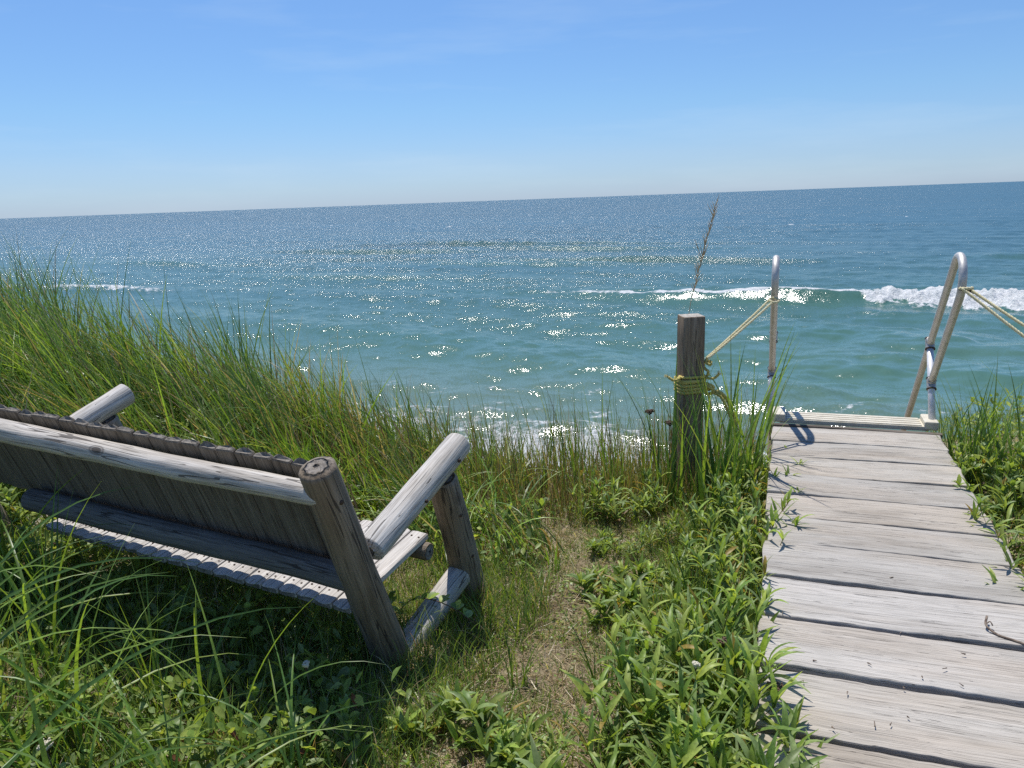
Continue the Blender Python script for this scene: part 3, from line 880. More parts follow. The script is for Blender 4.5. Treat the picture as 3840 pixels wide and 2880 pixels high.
for off_, zz in ((0.010, 0.0), (-0.012, -0.016)):
    a = kx + Vector((0.0, off_, 0)); b = hL + Vector((-0.022, off_ * 2.0, zz))
    mid = (a + b) / 2 + Vector((0, 0, -0.004))
    add_rope(mb, rl([a, a.lerp(mid, .5) + Vector((0, 0, -0.002)), mid, mid.lerp(b, .5) + Vector((0, 0, -0.002)), b]), 0.0078)
mb.build('line', M['rope_pale'], rope)
mb = MB()
hook = []
for k in range(14):
    a = 2 * math.pi * k / 12
    hook.append(hL + Vector((0.031 * math.cos(a), 0.031 * math.sin(a), 0.012 * math.sin(a) + 0.004 * k / 12 - 0.004)))
add_rope(mb, rl(hook), 0.0075)
mb.build('loop', M['rope_pale'], rope)
mb = MB()
add_rope(mb, rl(wraps(PX, PY, [0.385, 0.405, 0.425, 0.447, 0.470], 0.068, 0.009, R(6), start=-0.3)), 0.0105)
mb.build('coil', M['rope'], rope)
mb = MB()
add_rope(mb, rl([(PX - 0.155, PY - 0.08, 0.505), (PX - 0.125, PY - 0.085, 0.485), (PX - 0.09, PY - 0.085, 0.49)] + wraps(PX, PY, [0.495], 0.068, 0.009, R(6), start=R(200))[:13] + [(PX + 0.10, PY - 0.07, 0.485), (PX + 0.135, PY - 0.09, 0.495), (PX + 0.15, PY - 0.10, 0.515)]), 0.0085, fray0=True, fray1=True)
mb.build('hitch', M['rope'], rope)
mb = MB()
# knot above and knot below
add_rope(mb, rl([kx + Vector(v) for v in ((0, 0, 0), (-.012, -.02, -.02), (.015, -.03, -.035), (.022, .0, -.02), (-.01, .02, -.03), (-.02, -.01, -.055), (.005, -.02, -.08), (-.005, -.01, -.12))]), 0.0095)
k2 = Vector((PX + 0.105, PY - 0.055, 0.425))
add_rope(mb, rl([k2 + Vector(v) for v in ((-.03, 0, .03), (.0, -.03, .02), (.025, -.01, .0), (.0, .02, -.02), (-.025, 0, -.01), (-.01, -.035, .012), (.02, -.03, -.02), (.0, 0, -.045), (-.02, .0, -.03), (.01, -.02, .01), (.03, 0, -.03))]), 0.0105)
mb.build('knot', M['rope'], rope)
mb = MB()
add_rope(mb, rl([k2 + Vector(v) for v in ((.02, -.01, -.02), (.07, -.02, -.035), (.11, -.02, -.08), (.135, -.02, -.14), (.16, -.03, -.20), (.165, -.03, -.25))]), 0.011, fray1=True)
add_rope(mb, rl([k2 + Vector(v) for v in ((.02, -.02, -.03), (.06, -.04, -.05), (.09, -.05, -.10), (.115, -.05, -.16), (.14, -.06, -.21))]), 0.0095, fray1=True)
add_rope(mb, rl([k2 + Vector(v) for v in ((-.01, -.02, -.03), (.0, -.025, -.08), (.012, -.02, -.13), (.01, -.02, -.19), (.02, -.02, -.24))]), 0.006, fray1=True)
mb.build('tail', M['rope'], rope)

hR = handle_pt(5.028, 0.996, 1.005)
rope2 = empty('rope', tuple(hR))
tag(rope2, 'pale doubled rope looped over the right handrail and running right', 'rope')
ro = hR.copy()
tp = Vector(sp_xyz(4.62, 1.62, 0.60)) + Vector((-0.08, 0, 0))
mb = MB()
for off_, zz, dx, bz in ((-0.02, 0.010, -0.03, -0.05), (0.035, -0.005, 0.05, 0.05)):
    a = hR + Vector((dx, off_, zz)); b = tp + Vector((0, off_ * 0.6, bz))
    add_rope(mb, rl([a, a.lerp(b, .33) + Vector((0, 0, -.008)), a.lerp(b, .66) + Vector((0, 0, -.008)), b]), 0.0085)
mb.build('line', M['rope_pale'], rope2)
mb = MB()
lp = []
for k in range(9):
    a = R(180 + 22 * k)
    lp.append(hR + Vector((0.034 * math.cos(a), 0.034 * math.sin(a), 0.010)))
add_rope(mb, rl(lp), 0.0085)
mb.build('loop', M['rope_pale'], rope2)
mb = MB()
lp = []
for k in range(13):
    a = 2 * math.pi * k / 12
    lp.append(hR + Vector((0.029 * math.cos(a), 0.029 * math.sin(a), 0.002)))
add_tube(mb, rl(lp), 0.006, na=8)
add_tube(mb, rl([hR + Vector((0.02, 0.02, 0)), hR + Vector((0.05, 0.03, -0.015)), hR + Vector((0.075, 0.035, -0.028))]), 0.006, na=8)
mb.build('cord_tie', M['cord'], rope2)
mb = MB()
add_rope(mb, rl(wraps(tp.x + 0.08, tp.y, [0.54, 0.56, 0.58, 0.60, 0.62, 0.64, 0.66], 0.068, 0.009, R(15))), 0.010)
mb.build('coil', M['rope'], rope2)

# ------------------------------------------------------------------ log bench
AZB = R(26)
BU = Vector((-math.cos(AZB), math.sin(AZB), 0.033)).normalized()
BF = Vector((math.sin(AZB), math.cos(AZB), 0))
BUP = BF.cross(BU) if BF.cross(BU).z > 0 else BU.cross(BF)
B0 = Vector((-0.528, 2.744, -0.15))
bench = empty('log_bench', tuple(B0))
tag(bench, 'weathered grey log bench with slatted seat seen from behind', 'bench')
def B(f, w, t): return BF * f + BUP * w + BU * t
LT = 2.12
LP_ = 2.46
AXD = Vector((0, 0, 0)) + BF * (-0.361) + BUP * 0.933        # lean of the posts
BN = BF * 0.933 + BUP * 0.361                                # forward normal of the backrest
for t, ta, sd_ in ((0.0, 0.0, 1), (LP_, LT, 2)):
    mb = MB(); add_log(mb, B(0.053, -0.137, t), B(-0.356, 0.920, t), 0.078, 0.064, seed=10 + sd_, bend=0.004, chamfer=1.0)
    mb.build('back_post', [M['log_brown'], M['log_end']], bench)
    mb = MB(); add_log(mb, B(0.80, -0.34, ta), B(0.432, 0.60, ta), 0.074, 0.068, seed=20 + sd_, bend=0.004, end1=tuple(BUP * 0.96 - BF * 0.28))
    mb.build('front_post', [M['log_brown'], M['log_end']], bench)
    mb = MB(); add_log(mb, B(-0.105, 0.502, ta), B(0.598, 0.704, ta), 0.058, 0.061, seed=30 + sd_, bend=0.004, chamfer=1.6, lump=0.04, end0=tuple(BN))
    mb.build('arm', [M['log'], M['log_end']], bench)
    mb = MB(); add_log(mb, B(-0.22, -0.115, t), B(0.585, 0.066, t), 0.062, 0.058, seed=40 + sd_, bend=0.004, lump=0.04, end1=tuple(BF * 0.95 + BUP * 0.3))
    mb.build('stretcher', [M['log'], M['log_end']], bench)
# rails
mb = MB(); add_log(mb, B(-0.345, 0.815, -0.02), B(-0.345, 0.815, LP_ + 0.02), 0.041, 0.052, seed=51, bend=0.006, lump=0.05, nl=80)
mb.build('top_rail', [M['log'], M['log_end']], bench)
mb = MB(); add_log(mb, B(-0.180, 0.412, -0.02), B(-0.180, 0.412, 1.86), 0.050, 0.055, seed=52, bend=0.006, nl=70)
mb.build('lower_rail', [M['log_shaded'], M['log_end']], bench)
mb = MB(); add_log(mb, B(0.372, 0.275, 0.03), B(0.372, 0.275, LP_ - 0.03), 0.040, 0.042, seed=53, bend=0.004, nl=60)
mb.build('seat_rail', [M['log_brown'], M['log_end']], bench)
# backrest slats: on the seat side of the rails
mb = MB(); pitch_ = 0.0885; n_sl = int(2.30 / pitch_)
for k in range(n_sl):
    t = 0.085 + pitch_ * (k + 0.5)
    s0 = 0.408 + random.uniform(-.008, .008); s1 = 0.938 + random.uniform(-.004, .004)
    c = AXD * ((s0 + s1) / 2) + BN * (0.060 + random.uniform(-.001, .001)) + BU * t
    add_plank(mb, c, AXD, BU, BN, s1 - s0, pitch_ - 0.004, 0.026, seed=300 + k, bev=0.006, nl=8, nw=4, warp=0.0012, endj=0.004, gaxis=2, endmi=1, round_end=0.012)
mb.build('backrest', [M['backslat_shaded'], M['slat_end']], bench)
# seat slats
SF = (BF * math.cos(R(6.5)) + BUP * math.sin(R(6.5))); SN = (BUP * math.cos(R(6.5)) - BF * math.sin(R(6.5)))
mb = MB(); nail_pts = []
n_se = int(1.72 / pitch_) + 1
for k in range(n_se):
    t = 0.052 + pitch_ * (k + 0.5)
    f0 = -0.168 + random.uniform(-.006, .006); f1 = 0.415 + random.uniform(-.006, .006)
    fc = (f0 + f1) / 2
    c = B(0, 0.296, t) + SF * fc + SN * (-0.013)
    wv = pitch_ - 0.005 + random.uniform(-.003, .002)
    add_plank(mb, c, SF, BU, SN, f1 - f0, wv, 0.026, seed=400 + k, bev=0.004, nl=10, nw=4, warp=0.0012, endj=0.003, gaxis=2, endmi=1, round_end=0.008)
    for ff in (-0.09, 0.36):
        for tt_ in (-0.02, 0.02):
            p = B(0, 0.296, t + tt_ + random.uniform(-.003, .003)) + SF * (ff + random.uniform(-.008, .008))
            nail_pts.append(p)
seat = mb.build('seat', [M['slat'], M['slat_end']], bench)
nail0 = None
for p in nail_pts:
    if nail0 is None:
        nb = MB(); add_tube(nb, [-SN * 0.004, SN * 0.0022], 0.0045, na=8); nail0 = nb.build('nail_head', M['nail'], seat); nc_ = nail0
    else:
        nc_ = nail0.copy(); link(nc_); nc_.parent = seat
    nc_.location = p
# peg and bolt heads in the posts and arms
for (f, w, t, n_, r_) in ((-0.30, 0.79, 0, -1, .009), (-0.22, 0.60, 0, -1, .006), (-0.135, 0.38, 0, -1, .006), (-0.065, 0.16, 0, -1, .011), (0.50, 0.42, 0, -1, .008), (0.60, 0.18, 0, -1, .008), (0.50, 0.673, 0, -1, .008), (0.23, 0.59, 0, -1, .007)):
    p = B(f, w, t) - BU * 0.062 - BF * 0.02
    mb = MB(); add_tube(mb, [p, p - BU * 0.008 - BF * 0.003], r_, na=12)
    mb.build('peg_head', M['nail'], bench)

# ------------------------------------------------------------------ plants
GREEN = 1.5 * np.array([[0.110, 0.180, 0.030], [0.085, 0.150, 0.030], [0.150, 0.215, 0.038], [0.095, 0.160, 0.042], [0.180, 0.230, 0.045]])
MARRAM = 1.5 * np.array([[0.120, 0.205, 0.032], [0.095, 0.172, 0.034], [0.152, 0.232, 0.040], [0.185, 0.242, 0.062], [0.075, 0.142, 0.034]])
DRY = 1.1 * np.array([[0.40, 0.32, 0.19], [0.30, 0.22, 0.12], [0.48, 0.40, 0.26], [0.22, 0.14, 0.08], [0.36, 0.29, 0.15]])
LEAF = 1.75 * np.array([[0.115, 0.170, 0.034], [0.150, 0.205, 0.042], [0.085, 0.135, 0.034], [0.190, 0.230, 0.050], [0.135, 0.180, 0.070]])

def pick(pal, n, jit=0.18):
    c = pal[rng.integers(0, len(pal), n)]
    return c * (1 + jit * rng.standard_normal((n, 1))).clip(0.5, 1.6)

def ribbons(base, L, az, th0, curve, width, col, K=5, prof='blade', twist=None, fold=0.0, wav=0.0):
    """N curved ribbons. th0 = start angle from vertical, curve = added angle to the tip. Returns V, Q, C."""
    base = np.asarray(base, float); n = len(base)
    L, az, th0, curve, width = (np.broadcast_to(np.asarray(a, float), (n,)) for a in (L, az, th0, curve, width))
    twist = rng.normal(0, 0.5, n) if twist is None else np.broadcast_to(np.asarray(twist, float), (n,))
    t = np.linspace(0, 1, K + 1)
    tm = (t[:-1] + t[1:]) / 2
    th = th0[:, None] + curve[:, None] * tm[None, :] ** 1.3
    st_ = L[:, None] / K
    H = np.concatenate([np.zeros((n, 1)), np.cumsum(st_ * np.sin(th), 1)], 1)
    Zc = np.concatenate([np.zeros((n, 1)), np.cumsum(st_ * np.cos(th), 1)], 1)
    dirx, diry = np.sin(az), np.cos(az)
    side_w = wav * np.sin(t[None, :] * 5 + rng.random(n)[:, None] * 6.28) * L[:, None]
    C = np.stack([base[:, 0, None] + dirx[:, None] * H + diry[:, None] * side_w, base[:, 1, None] + diry[:, None] * H - dirx[:, None] * side_w, base[:, 2, None] + Zc], -1)
    tht = th0[:, None] + curve[:, None] * t[None, :] ** 1.3
    perp = np.stack([diry, -dirx, np.zeros(n)], -1)[:, None, :]
    nor = np.stack([-np.cos(tht) * dirx[:, None], -np.cos(tht) * diry[:, None], np.sin(tht)], -1)
    tw = (twist[:, None] * (0.4 + 0.9 * t[None, :]))[..., None]
    side = np.cos(tw) * perp + np.sin(tw) * nor
    nrm = -np.sin(tw) * perp + np.cos(tw) * nor
    if prof == 'blade': w = np.minimum(1, 0.75 + t * 1.2) * (1 - t ** 1.6) + 0.03
    elif prof == 'lance': w = np.sin(np.pi * np.clip(t * 0.93 + 0.05, 0, 1) ** 0.85) ** 0.9 + 0.03
    elif prof == 'oval': w = np.sqrt(np.clip(1 - (2 * t - 1.0) ** 2, 0, 1)) * 0.95 + 0.06
    elif prof == 'obov': w = np.sin(np.pi * np.clip(t, 0, 1) ** 1.5) ** 0.7 + 0.06
    else: w = np.ones_like(t)
    hw = (width[:, None] * 0.5 * w[None, :])[..., None]
    if fold > 0:
        V = np.stack([C - side * hw + nrm * hw * fold, C, C + side * hw + nrm * hw * fold], 2)
        nc = 3
    else:
        V = np.stack([C - side * hw, C + side * hw], 2)
        nc = 2
    V = V.reshape(-1, 3)
    b = np.arange(n)[:, None, None] * (K + 1) * nc
    k = np.arange(K)[None, :, None] * nc
    j = np.arange(nc - 1)[None, None, :]
    a = b + k + j
    Qd = np.stack([a, a + 1, a + nc + 1, a + nc], -1).reshape(-1, 4)
    Cc = np.repeat(np.asarray(col), (K + 1) * nc, axis=0)
    return V, Qd, Cc

def merge(parts):
    Vs, Qs, Cs = [], [], []; b = 0
    for V, Qd, C in parts:
        Vs.append(V); Qs.append(Qd + b); Cs.append(C); b += len(V)
    return np.concatenate(Vs), np.concatenate(Qs), np.concatenate(Cs)

def bench_fu(x, y):
    dx, dy = x - B0.x, y - B0.y
    return dx * BF.x + dy * BF.y, dx * BU.x + dy * BU.y

def scatter(n, x0, x1, y0, y1, keep):
    pts = np.zeros((0, 2))
    while len(pts) < n:
        c = np.stack([rng.uniform(x0, x1, n * 2), rng.uniform(y0, y1, n * 2)], -1)
        k = keep(c[:, 0], c[:, 1])
        if k.dtype != bool: k = rng.random(len(k)) < k
        pts = np.concatenate([pts, c[k]])
    pts = pts[:n]
    return np.stack([pts[:, 0], pts[:, 1], ground_z(pts[:, 0], pts[:, 1]) - 0.01], -1)

def off_deck(x, y, m=0.02):
    s, p = sp(x, y)
    return ~((p > -m) & (p < 1.0 + m) & (s < 5.75 + m)) & ~((p > -0.1) & (p < 1.1) & (s > 5.4))
def vnoise(x, y, s, seed):
    r = np.random.default_rng(seed); f = 0
    for _ in range(9):
        th = r.random() * 6.28; k = 6.28 / s * (0.5 + r.random())
        f = f + np.sin(k * (x * np.cos(th) + y * np.sin(th)) + r.random() * 6.28)
    return f / 4.0

# --- dune grass field on the left
def k_dune(x, y):
    f, u = bench_fu(x, y)
    e = y - edge_y(x)
    return (e < 0.55) & ((f > 0.95) | (u > 2.55)) & (x < 0.15 - 0.0 * y) & (y > 1.5) & (x > -6.5)
def dune():
    parts = []
    cc = scatter(1150, -6.5, 0.2, 2.0, 8.2, k_dune)
    ci = rng.integers(0, len(cc), 19500)
    b = cc[ci].copy(); b[:, :2] += rng.normal(0, .055, (len(b), 2)); b[:, 2] = ground_z(b[:, 0], b[:, 1]) - .01
    n = len(b); x, y = b[:, 0], b[:, 1]
    c_az = rng.normal(0, .65, len(cc))[ci]; c_l = rng.uniform(.75, 1.2, len(cc))[ci]; c_b = rng.uniform(.75, 1.25, len(cc))[ci]
    left = np.clip((-x - 0.2) / 3.0, 0, 1) ** 0.52
    far = np.clip(1 - (edge_y(x) - y) / 1.3, 0, 1)
    L = c_l * (0.36 + 0.66 * left) * rng.uniform(0.6, 1.15, n) * (0.75 + 0.40 * far)
    az = R(-95) + c_az + rng.normal(0, 0.55, n)
    c = pick(MARRAM, n) * c_b[:, None]; d = rng.random(n) < 0.15 + 0.17 * (1 - left); c[d] = pick(DRY, d.sum())
    parts.append(ribbons(b, L, az, R(8) + np.abs(rng.normal(0, .17, n)), rng.uniform(.1, .9, n) + (rng.random(n) < .12) * 1.1, rng.uniform(.009, .017, n), c, K=7))
    # thin tall flowering stems
    b = scatter(420, -6, -0.2, 3.5, 8, lambda x, y: k_dune(x, y) & (edge_y(x) - y < 1.6)); n = len(b)
    left = np.clip((-b[:, 0]) / 3.0, 0.25, 1)
    c = pick(MARRAM, n) * 0.75; d = rng.random(n) < .3; c[d] = pick(DRY, d.sum()) * .7
    parts.append(ribbons(b, (0.55 + 0.75 * left) * rng.uniform(.8, 1.2, n), R(-95) + rng.normal(0, .4, n), R(10) + np.abs(rng.normal(0, .1, n)), rng.uniform(.2, .55, n), rng.uniform(.004, .006, n), c, K=7))
    # broad arching blades lying over, catching light
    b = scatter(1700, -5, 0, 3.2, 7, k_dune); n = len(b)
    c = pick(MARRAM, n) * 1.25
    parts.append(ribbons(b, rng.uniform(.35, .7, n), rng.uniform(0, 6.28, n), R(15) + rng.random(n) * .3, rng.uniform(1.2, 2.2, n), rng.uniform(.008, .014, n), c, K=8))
    return merge(parts)
V, Q, C = dune()
o = grid_mesh('dune_grass', V, Q, M['blade'], C); tag(o, 'dense green dune grass leaning left on the bluff', kind='stuff')

# --- low leafy undergrowth between the dune grass stems
def under():
    parts = []
    b = scatter(11000, -5.5, 0.1, 2.6, 6.4, lambda x, y: k_dune(x, y) & (y - edge_y(x) < 0.2) & (vnoise(x, y, .9, 4) > -.6)); n = len(b)
    b[:, 2] += rng.random(n) ** 1.3 * (0.16 + 0.22 * np.clip((-b[:, 0] - .2) / 2, 0, 1))
    parts.append(ribbons(b, rng.uniform(.025, .06, n), rng.uniform(0, 6.28, n), rng.uniform(.5, 1.6, n), rng.normal(.3, .4, n), rng.uniform(.014, .028, n), pick(LEAF, n, .25) * 0.9, K=3, prof='oval', fold=.25))
    return merge(parts)
V, Q, C = under()
o = grid_mesh('undergrowth', V, Q, M['leaf'], C); tag(o, 'low leafy undergrowth beneath the dune grass', kind='stuff')

# --- thin brown and green stems along the lip of the bluff
def fringe():
    parts = []
    def k(x, y):
        e = y - edge_y(x); s, p = sp(x, y)
        return (e > -0.75) & (e < 0.35) & (p < -0.12) & (x > -1.6)
    b = scatter(6000, -1.6, 2.2, 4.0, 6, k); n = len(b)
    c = pick(DRY, n) * 0.8; g = rng.random(n) < 0.34; c[g] = pick(MARRAM, g.sum())
    parts.append(ribbons(b, rng.uniform(.18, .56, n) * (1 + .45 * (vnoise(b[:, 0], b[:, 1], .5, 9))).clip(.5, 1.6), rng.uniform(0, 6.28, n), np.abs(rng.normal(0, .22, n)), rng.normal(.25, .3, n), rng.uniform(.0025, .0055, n), c, K=4))
    b = scatter(330, -1.4, 1.9, 4.3, 5.7, k); n = len(b)
    c = pick(MARRAM, n); g = rng.random(n) < 0.25; c[g] = pick(DRY, g.sum()) * .6
    parts.append(ribbons(b, rng.uniform(.45, .85, n), R(-60) + rng.normal(0, 1.0, n), np.abs(rng.normal(.05, .12, n)), rng.uniform(.05, .5, n), rng.uniform(.006, .011, n), c, K=6))
    b = scatter(2600, -1.6, 2.0, 4.0, 5.6, k); n = len(b); b[:, 2] += rng.random(n) * .12
    parts.append(ribbons(b, rng.uniform(.02, .05, n), rng.uniform(0, 6.28, n), rng.uniform(.4, 1.5, n), rng.normal(.3, .3, n), rng.uniform(.01, .02, n), pick(LEAF, n, .25), K=3, prof='oval', fold=.2))
    return merge(parts)
V, Q, C = fringe()
o = grid_mesh('bluff_edge_grass', V, Q, M['blade'], C); tag(o, 'brown and green stems along the bluff lip', kind='stuff')

# --- turf and thatch on the worn ground between bench and boardwalk
def path_w(x, y):
    pc = np.interp(y, [1.2, 2.1, 2.8, 3.4, 4.2], [0.05, 0.12, 0.22, 0.28, 0.25])
    return np.exp(-((x - pc) / 0.30) ** 2)
def turf():
    parts = []
    def k(x, y):
        f, u = bench_fu(x, y); s, p = sp(x, y)
        return (y < edge_y(x) + .1) & (p < -0.02) & ((u < 0.25) | (f > -.1) & (f < 1.1) & (u < 2.4)) & (x > -2.2)
    # lying straw
    b = scatter(30000, -2.0, 1.6, 1.4, 5.2, k); n = len(b); b[:, 2] += .012 + rng.random(n) * .018
    parts.append(ribbons(b, rng.uniform(.03, .11, n), rng.uniform(0, 6.28, n), rng.uniform(1.25, 1.62, n), rng.normal(0, .25, n), rng.uniform(.0018, .004, n), pick(DRY, n, .25), K=2))
    # short green and yellowing blades
    b = scatter(42000, -2.0, 1.6, 1.4, 5.2, lambda x, y: np.where(k(x, y), np.clip(.60 + .5 * vnoise(x, y, .55, 2) - .12 * path_w(x, y), .25, 1), 0.0)); n = len(b)
    pw = path_w(b[:, 0], b[:, 1])
    c = pick(GREEN, n); d = rng.random(n) < .15; c[d] = pick(DRY, d.sum())
    parts.append(ribbons(b, rng.uniform(.025, .12, n) * (1.25 - .5 * pw), rng.uniform(0, 6.28, n), np.abs(rng.normal(.25, .3, n)), rng.uniform(.2, 1.1, n), rng.uniform(.0022, .0048, n), c, K=3))
    # clover and tiny leaves
    b = scatter(20000, -2.0, 1.6, 1.4, 5.0, lambda x, y: np.where(k(x, y), np.clip(.5 + .8 * vnoise(x, y, .4, 6) - .15 * path_w(x, y), .06, 1), 0.0)); n = len(b); b[:, 2] += rng.random(n) * .03
    parts.append(ribbons(b, rng.uniform(.010, .022, n), rng.uniform(0, 6.28, n), rng.uniform(.9, 1.6, n), rng.normal(.1, .3, n), rng.uniform(.007, .014, n), pick(LEAF, n, .25), K=3, prof='oval', fold=.15))
    return merge(parts)
V, Q, C = turf()
o = grid_mesh('turf', V, Q, M['blade'], C); tag(o, 'short patchy turf and straw between bench and boardwalk', kind='stuff')

# --- grass round the bench legs and in the bench's shade
def bench_grass():
    parts = []
    def k(x, y):
        f, u = bench_fu(x, y)
        return ((f > -1.0) & (f < 1.0) & (u > -0.42) & (u < 2.9)) & (x < 0.15)
    def dens(x, y):
        f, u = bench_fu(x, y)
        return np.where(k(x, y), np.clip(1.0 - .35 * ((f > 0.0) & (f < .9) & (u > .1)), 0, 1), 0.)
    b = scatter(13000, -3.4, 0.2, 1.6, 5.2, dens); n = len(b)
    f, u = bench_fu(b[:, 0], b[:, 1])
    c = pick(GREEN, n); d = rng.random(n) < .12; c[d] = pick(DRY, d.sum())
    parts.append(ribbons(b, rng.uniform(.07, .24, n) * np.where((f < .1) & (u > .1), 1.2, 1.0), rng.uniform(0, 6.28, n), np.abs(rng.normal(.15, .25, n)), rng.uniform(.2, 1.2, n), rng.uniform(.003, .0065, n), c, K=4))
    return merge(parts)
V, Q, C = bench_grass()
o = grid_mesh('bench_grass', V, Q, M['blade'], C); tag(o, 'shaded grass growing round the bench legs', kind='stuff')

# --- leafy ground cover in the near left
def cover():
    parts = []
    def k(x, y):
        f, u = bench_fu(x, y)
        return ((f < -0.24) | ((f < 0.25) & (u > 0.12)) | ((u > 1.75) & (f < 1.0) & ((f < -.05) | (u > 2.0)))) & (u > -0.30) & (y > 0.9) & (x > -3.9)
    def at_h(n, hmax, dens):
        b = scatter(n, -3.9, 0.1, 0.9, 5.0, dens); b[:, 2] += hmax * rng.random(n) ** 0.8 * np.clip(.75 + .8 * vnoise(b[:, 0], b[:, 1], .45, 77), .35, 1.7) * np.where(bench_fu(b[:, 0], b[:, 1])[1] > 1.75, 1.6, 1.0)
        return b
    # round and egg shaped leaves
    b = at_h(17500, .17, lambda x, y: np.where(k(x, y), np.clip(.5 + .6 * vnoise(x, y, .6, 12), .05, 1), 0.)); n = len(b)
    c = pick(LEAF, n, .22); d = rng.random(n) < .02; c[d] = np.array([.16, .06, .035])
    parts.append(ribbons(b, rng.uniform(.028, .068, n), rng.uniform(0, 6.28, n), rng.uniform(.5, 1.55, n), rng.normal(.25, .35, n), rng.uniform(.016, .034, n), c, K=4, prof='obov', fold=.3))
    # thread-fine foliage in patches
    b = at_h(9000, .17, lambda x, y: np.where(k(x, y), np.clip(1.1 * vnoise(x, y, .5, 31) - .1, 0, 1), 0.)); n = len(b)
    parts.append(ribbons(b, rng.uniform(.012, .035, n), rng.uniform(0, 6.28, n), rng.uniform(.2, 1.6, n), rng.normal(.2, .3, n), rng.uniform(.0014, .0026, n), pick(LEAF, n, .2) * 1.15, K=2))
    # grass and dead stalks running through
    b = at_h(4800, .02, lambda x, y: k(x, y)); n = len(b)
    c = pick(GREEN, n); d = rng.random(n) < .25; c[d] = pick(DRY, d.sum())
    parts.append(ribbons(b, rng.uniform(.08, .30, n), rng.uniform(0, 6.28, n), np.abs(rng.normal(.3, .35, n)), rng.uniform(.2, 1.5, n), rng.uniform(.002, .0045, n), c, K=5))
    b = at_h(420, .14, lambda x, y: k(x, y)); n = len(b)
    parts.append(ribbons(b, rng.uniform(.15, .4, n), rng.uniform(0, 6.28, n), rng.uniform(1.1, 1.6, n), rng.normal(0, .2, n), rng.uniform(.0018, .003, n), pick(DRY, n), K=3))
    return merge(parts)
V, Q, C = cover()
o = grid_mesh('ground_cover', V, Q, M['leaf'], C); tag(o, 'leafy ground cover in the near left behind the bench', kind='stuff')

# --- growth right of the boardwalk
def right_side():
    parts = []
    def k(x, y):
        s, p = sp(x, y)
        return (p > 1.05) & (p < 3.6) & (s > 1.2) & (y < edge_y(x) + .45)
    b = scatter(6500, 1.5, 6.0, .5, 6.0, k); n = len(b)
    c = pick(GREEN, n); d = rng.random(n) < .15; c[d] = pick(DRY, d.sum())
    s, p = sp(b[:, 0], b[:, 1])
    parts.append(ribbons(b, rng.uniform(.10, .33, n) * (1 + .35 * np.clip((s - 4.2), 0, 1)), rng.uniform(0, 6.28, n), np.abs(rng.normal(.12, .2, n)), rng.uniform(.2, 1., n), rng.uniform(.003, .006, n), c, K=5))
    b = scatter(9000, 1.5, 6.0, .5, 5.8, lambda x, y: np.where(k(x, y), np.clip(.6 + .5 * vnoise(x, y, .6, 44), .05, 1), 0.)); n = len(b)
    s, p = sp(b[:, 0], b[:, 1])
    b[:, 2] += rng.random(n) * .30 * np.clip((p - 1.0) / .35, .15, 1)
    parts.append(ribbons(b, rng.uniform(.03, .065, n), rng.uniform(0, 6.28, n), rng.uniform(.4, 1.5, n), rng.normal(.25, .3, n), rng.uniform(.014, .028, n), pick(LEAF, n, .25), K=3, prof='oval', fold=.25))
    return merge(parts)
V, Q, C = right_side()
o = grid_mesh('verge_growth', V, Q, M['leaf'], C); tag(o, 'mixed leaves and grass right of the boardwalk', kind='stuff')
# deck left verge filler
def left_verge():
    parts = []
    def k(x, y):
        s, p = sp(x, y)
        return (p > -.50) & (p < -.03) & (s > 1.3) & (s < 5.5)
    b = scatter(5200, .2, 2.0, 1.0, 5.4, k); n = len(b)
    c = pick(GREEN, n); d = rng.random(n) < .15; c[d] = pick(DRY, d.sum())
    parts.append(ribbons(b, rng.uniform(.06, .27, n), rng.uniform(0, 6.28, n), np.abs(rng.normal(.15, .25, n)), rng.uniform(.2, 1.1, n), rng.uniform(.0035, .0075, n), c, K=4))
    b = scatter(2200, .2, 2.0, 1.0, 5.3, lambda x, y: np.where(k(x, y), np.clip(.5 + .6 * vnoise(x, y, .45, 15), .05, 1), 0.)); n = len(b); b[:, 2] += rng.random(n) * .12
    parts.append(ribbons(b, rng.uniform(.02, .05, n), rng.uniform(0, 6.28, n), rng.uniform(.4, 1.5, n), rng.normal(.25, .3, n), rng.uniform(.008, .018, n), pick(LEAF, n, .25), K=3, prof='lance', fold=.25))
    return merge(parts)
V, Q, C = left_verge()
o = grid_mesh('verge_grass', V, Q, M['leaf'], C); tag(o, 'grass and small leaves along the left boardwalk edge', kind='stuff')

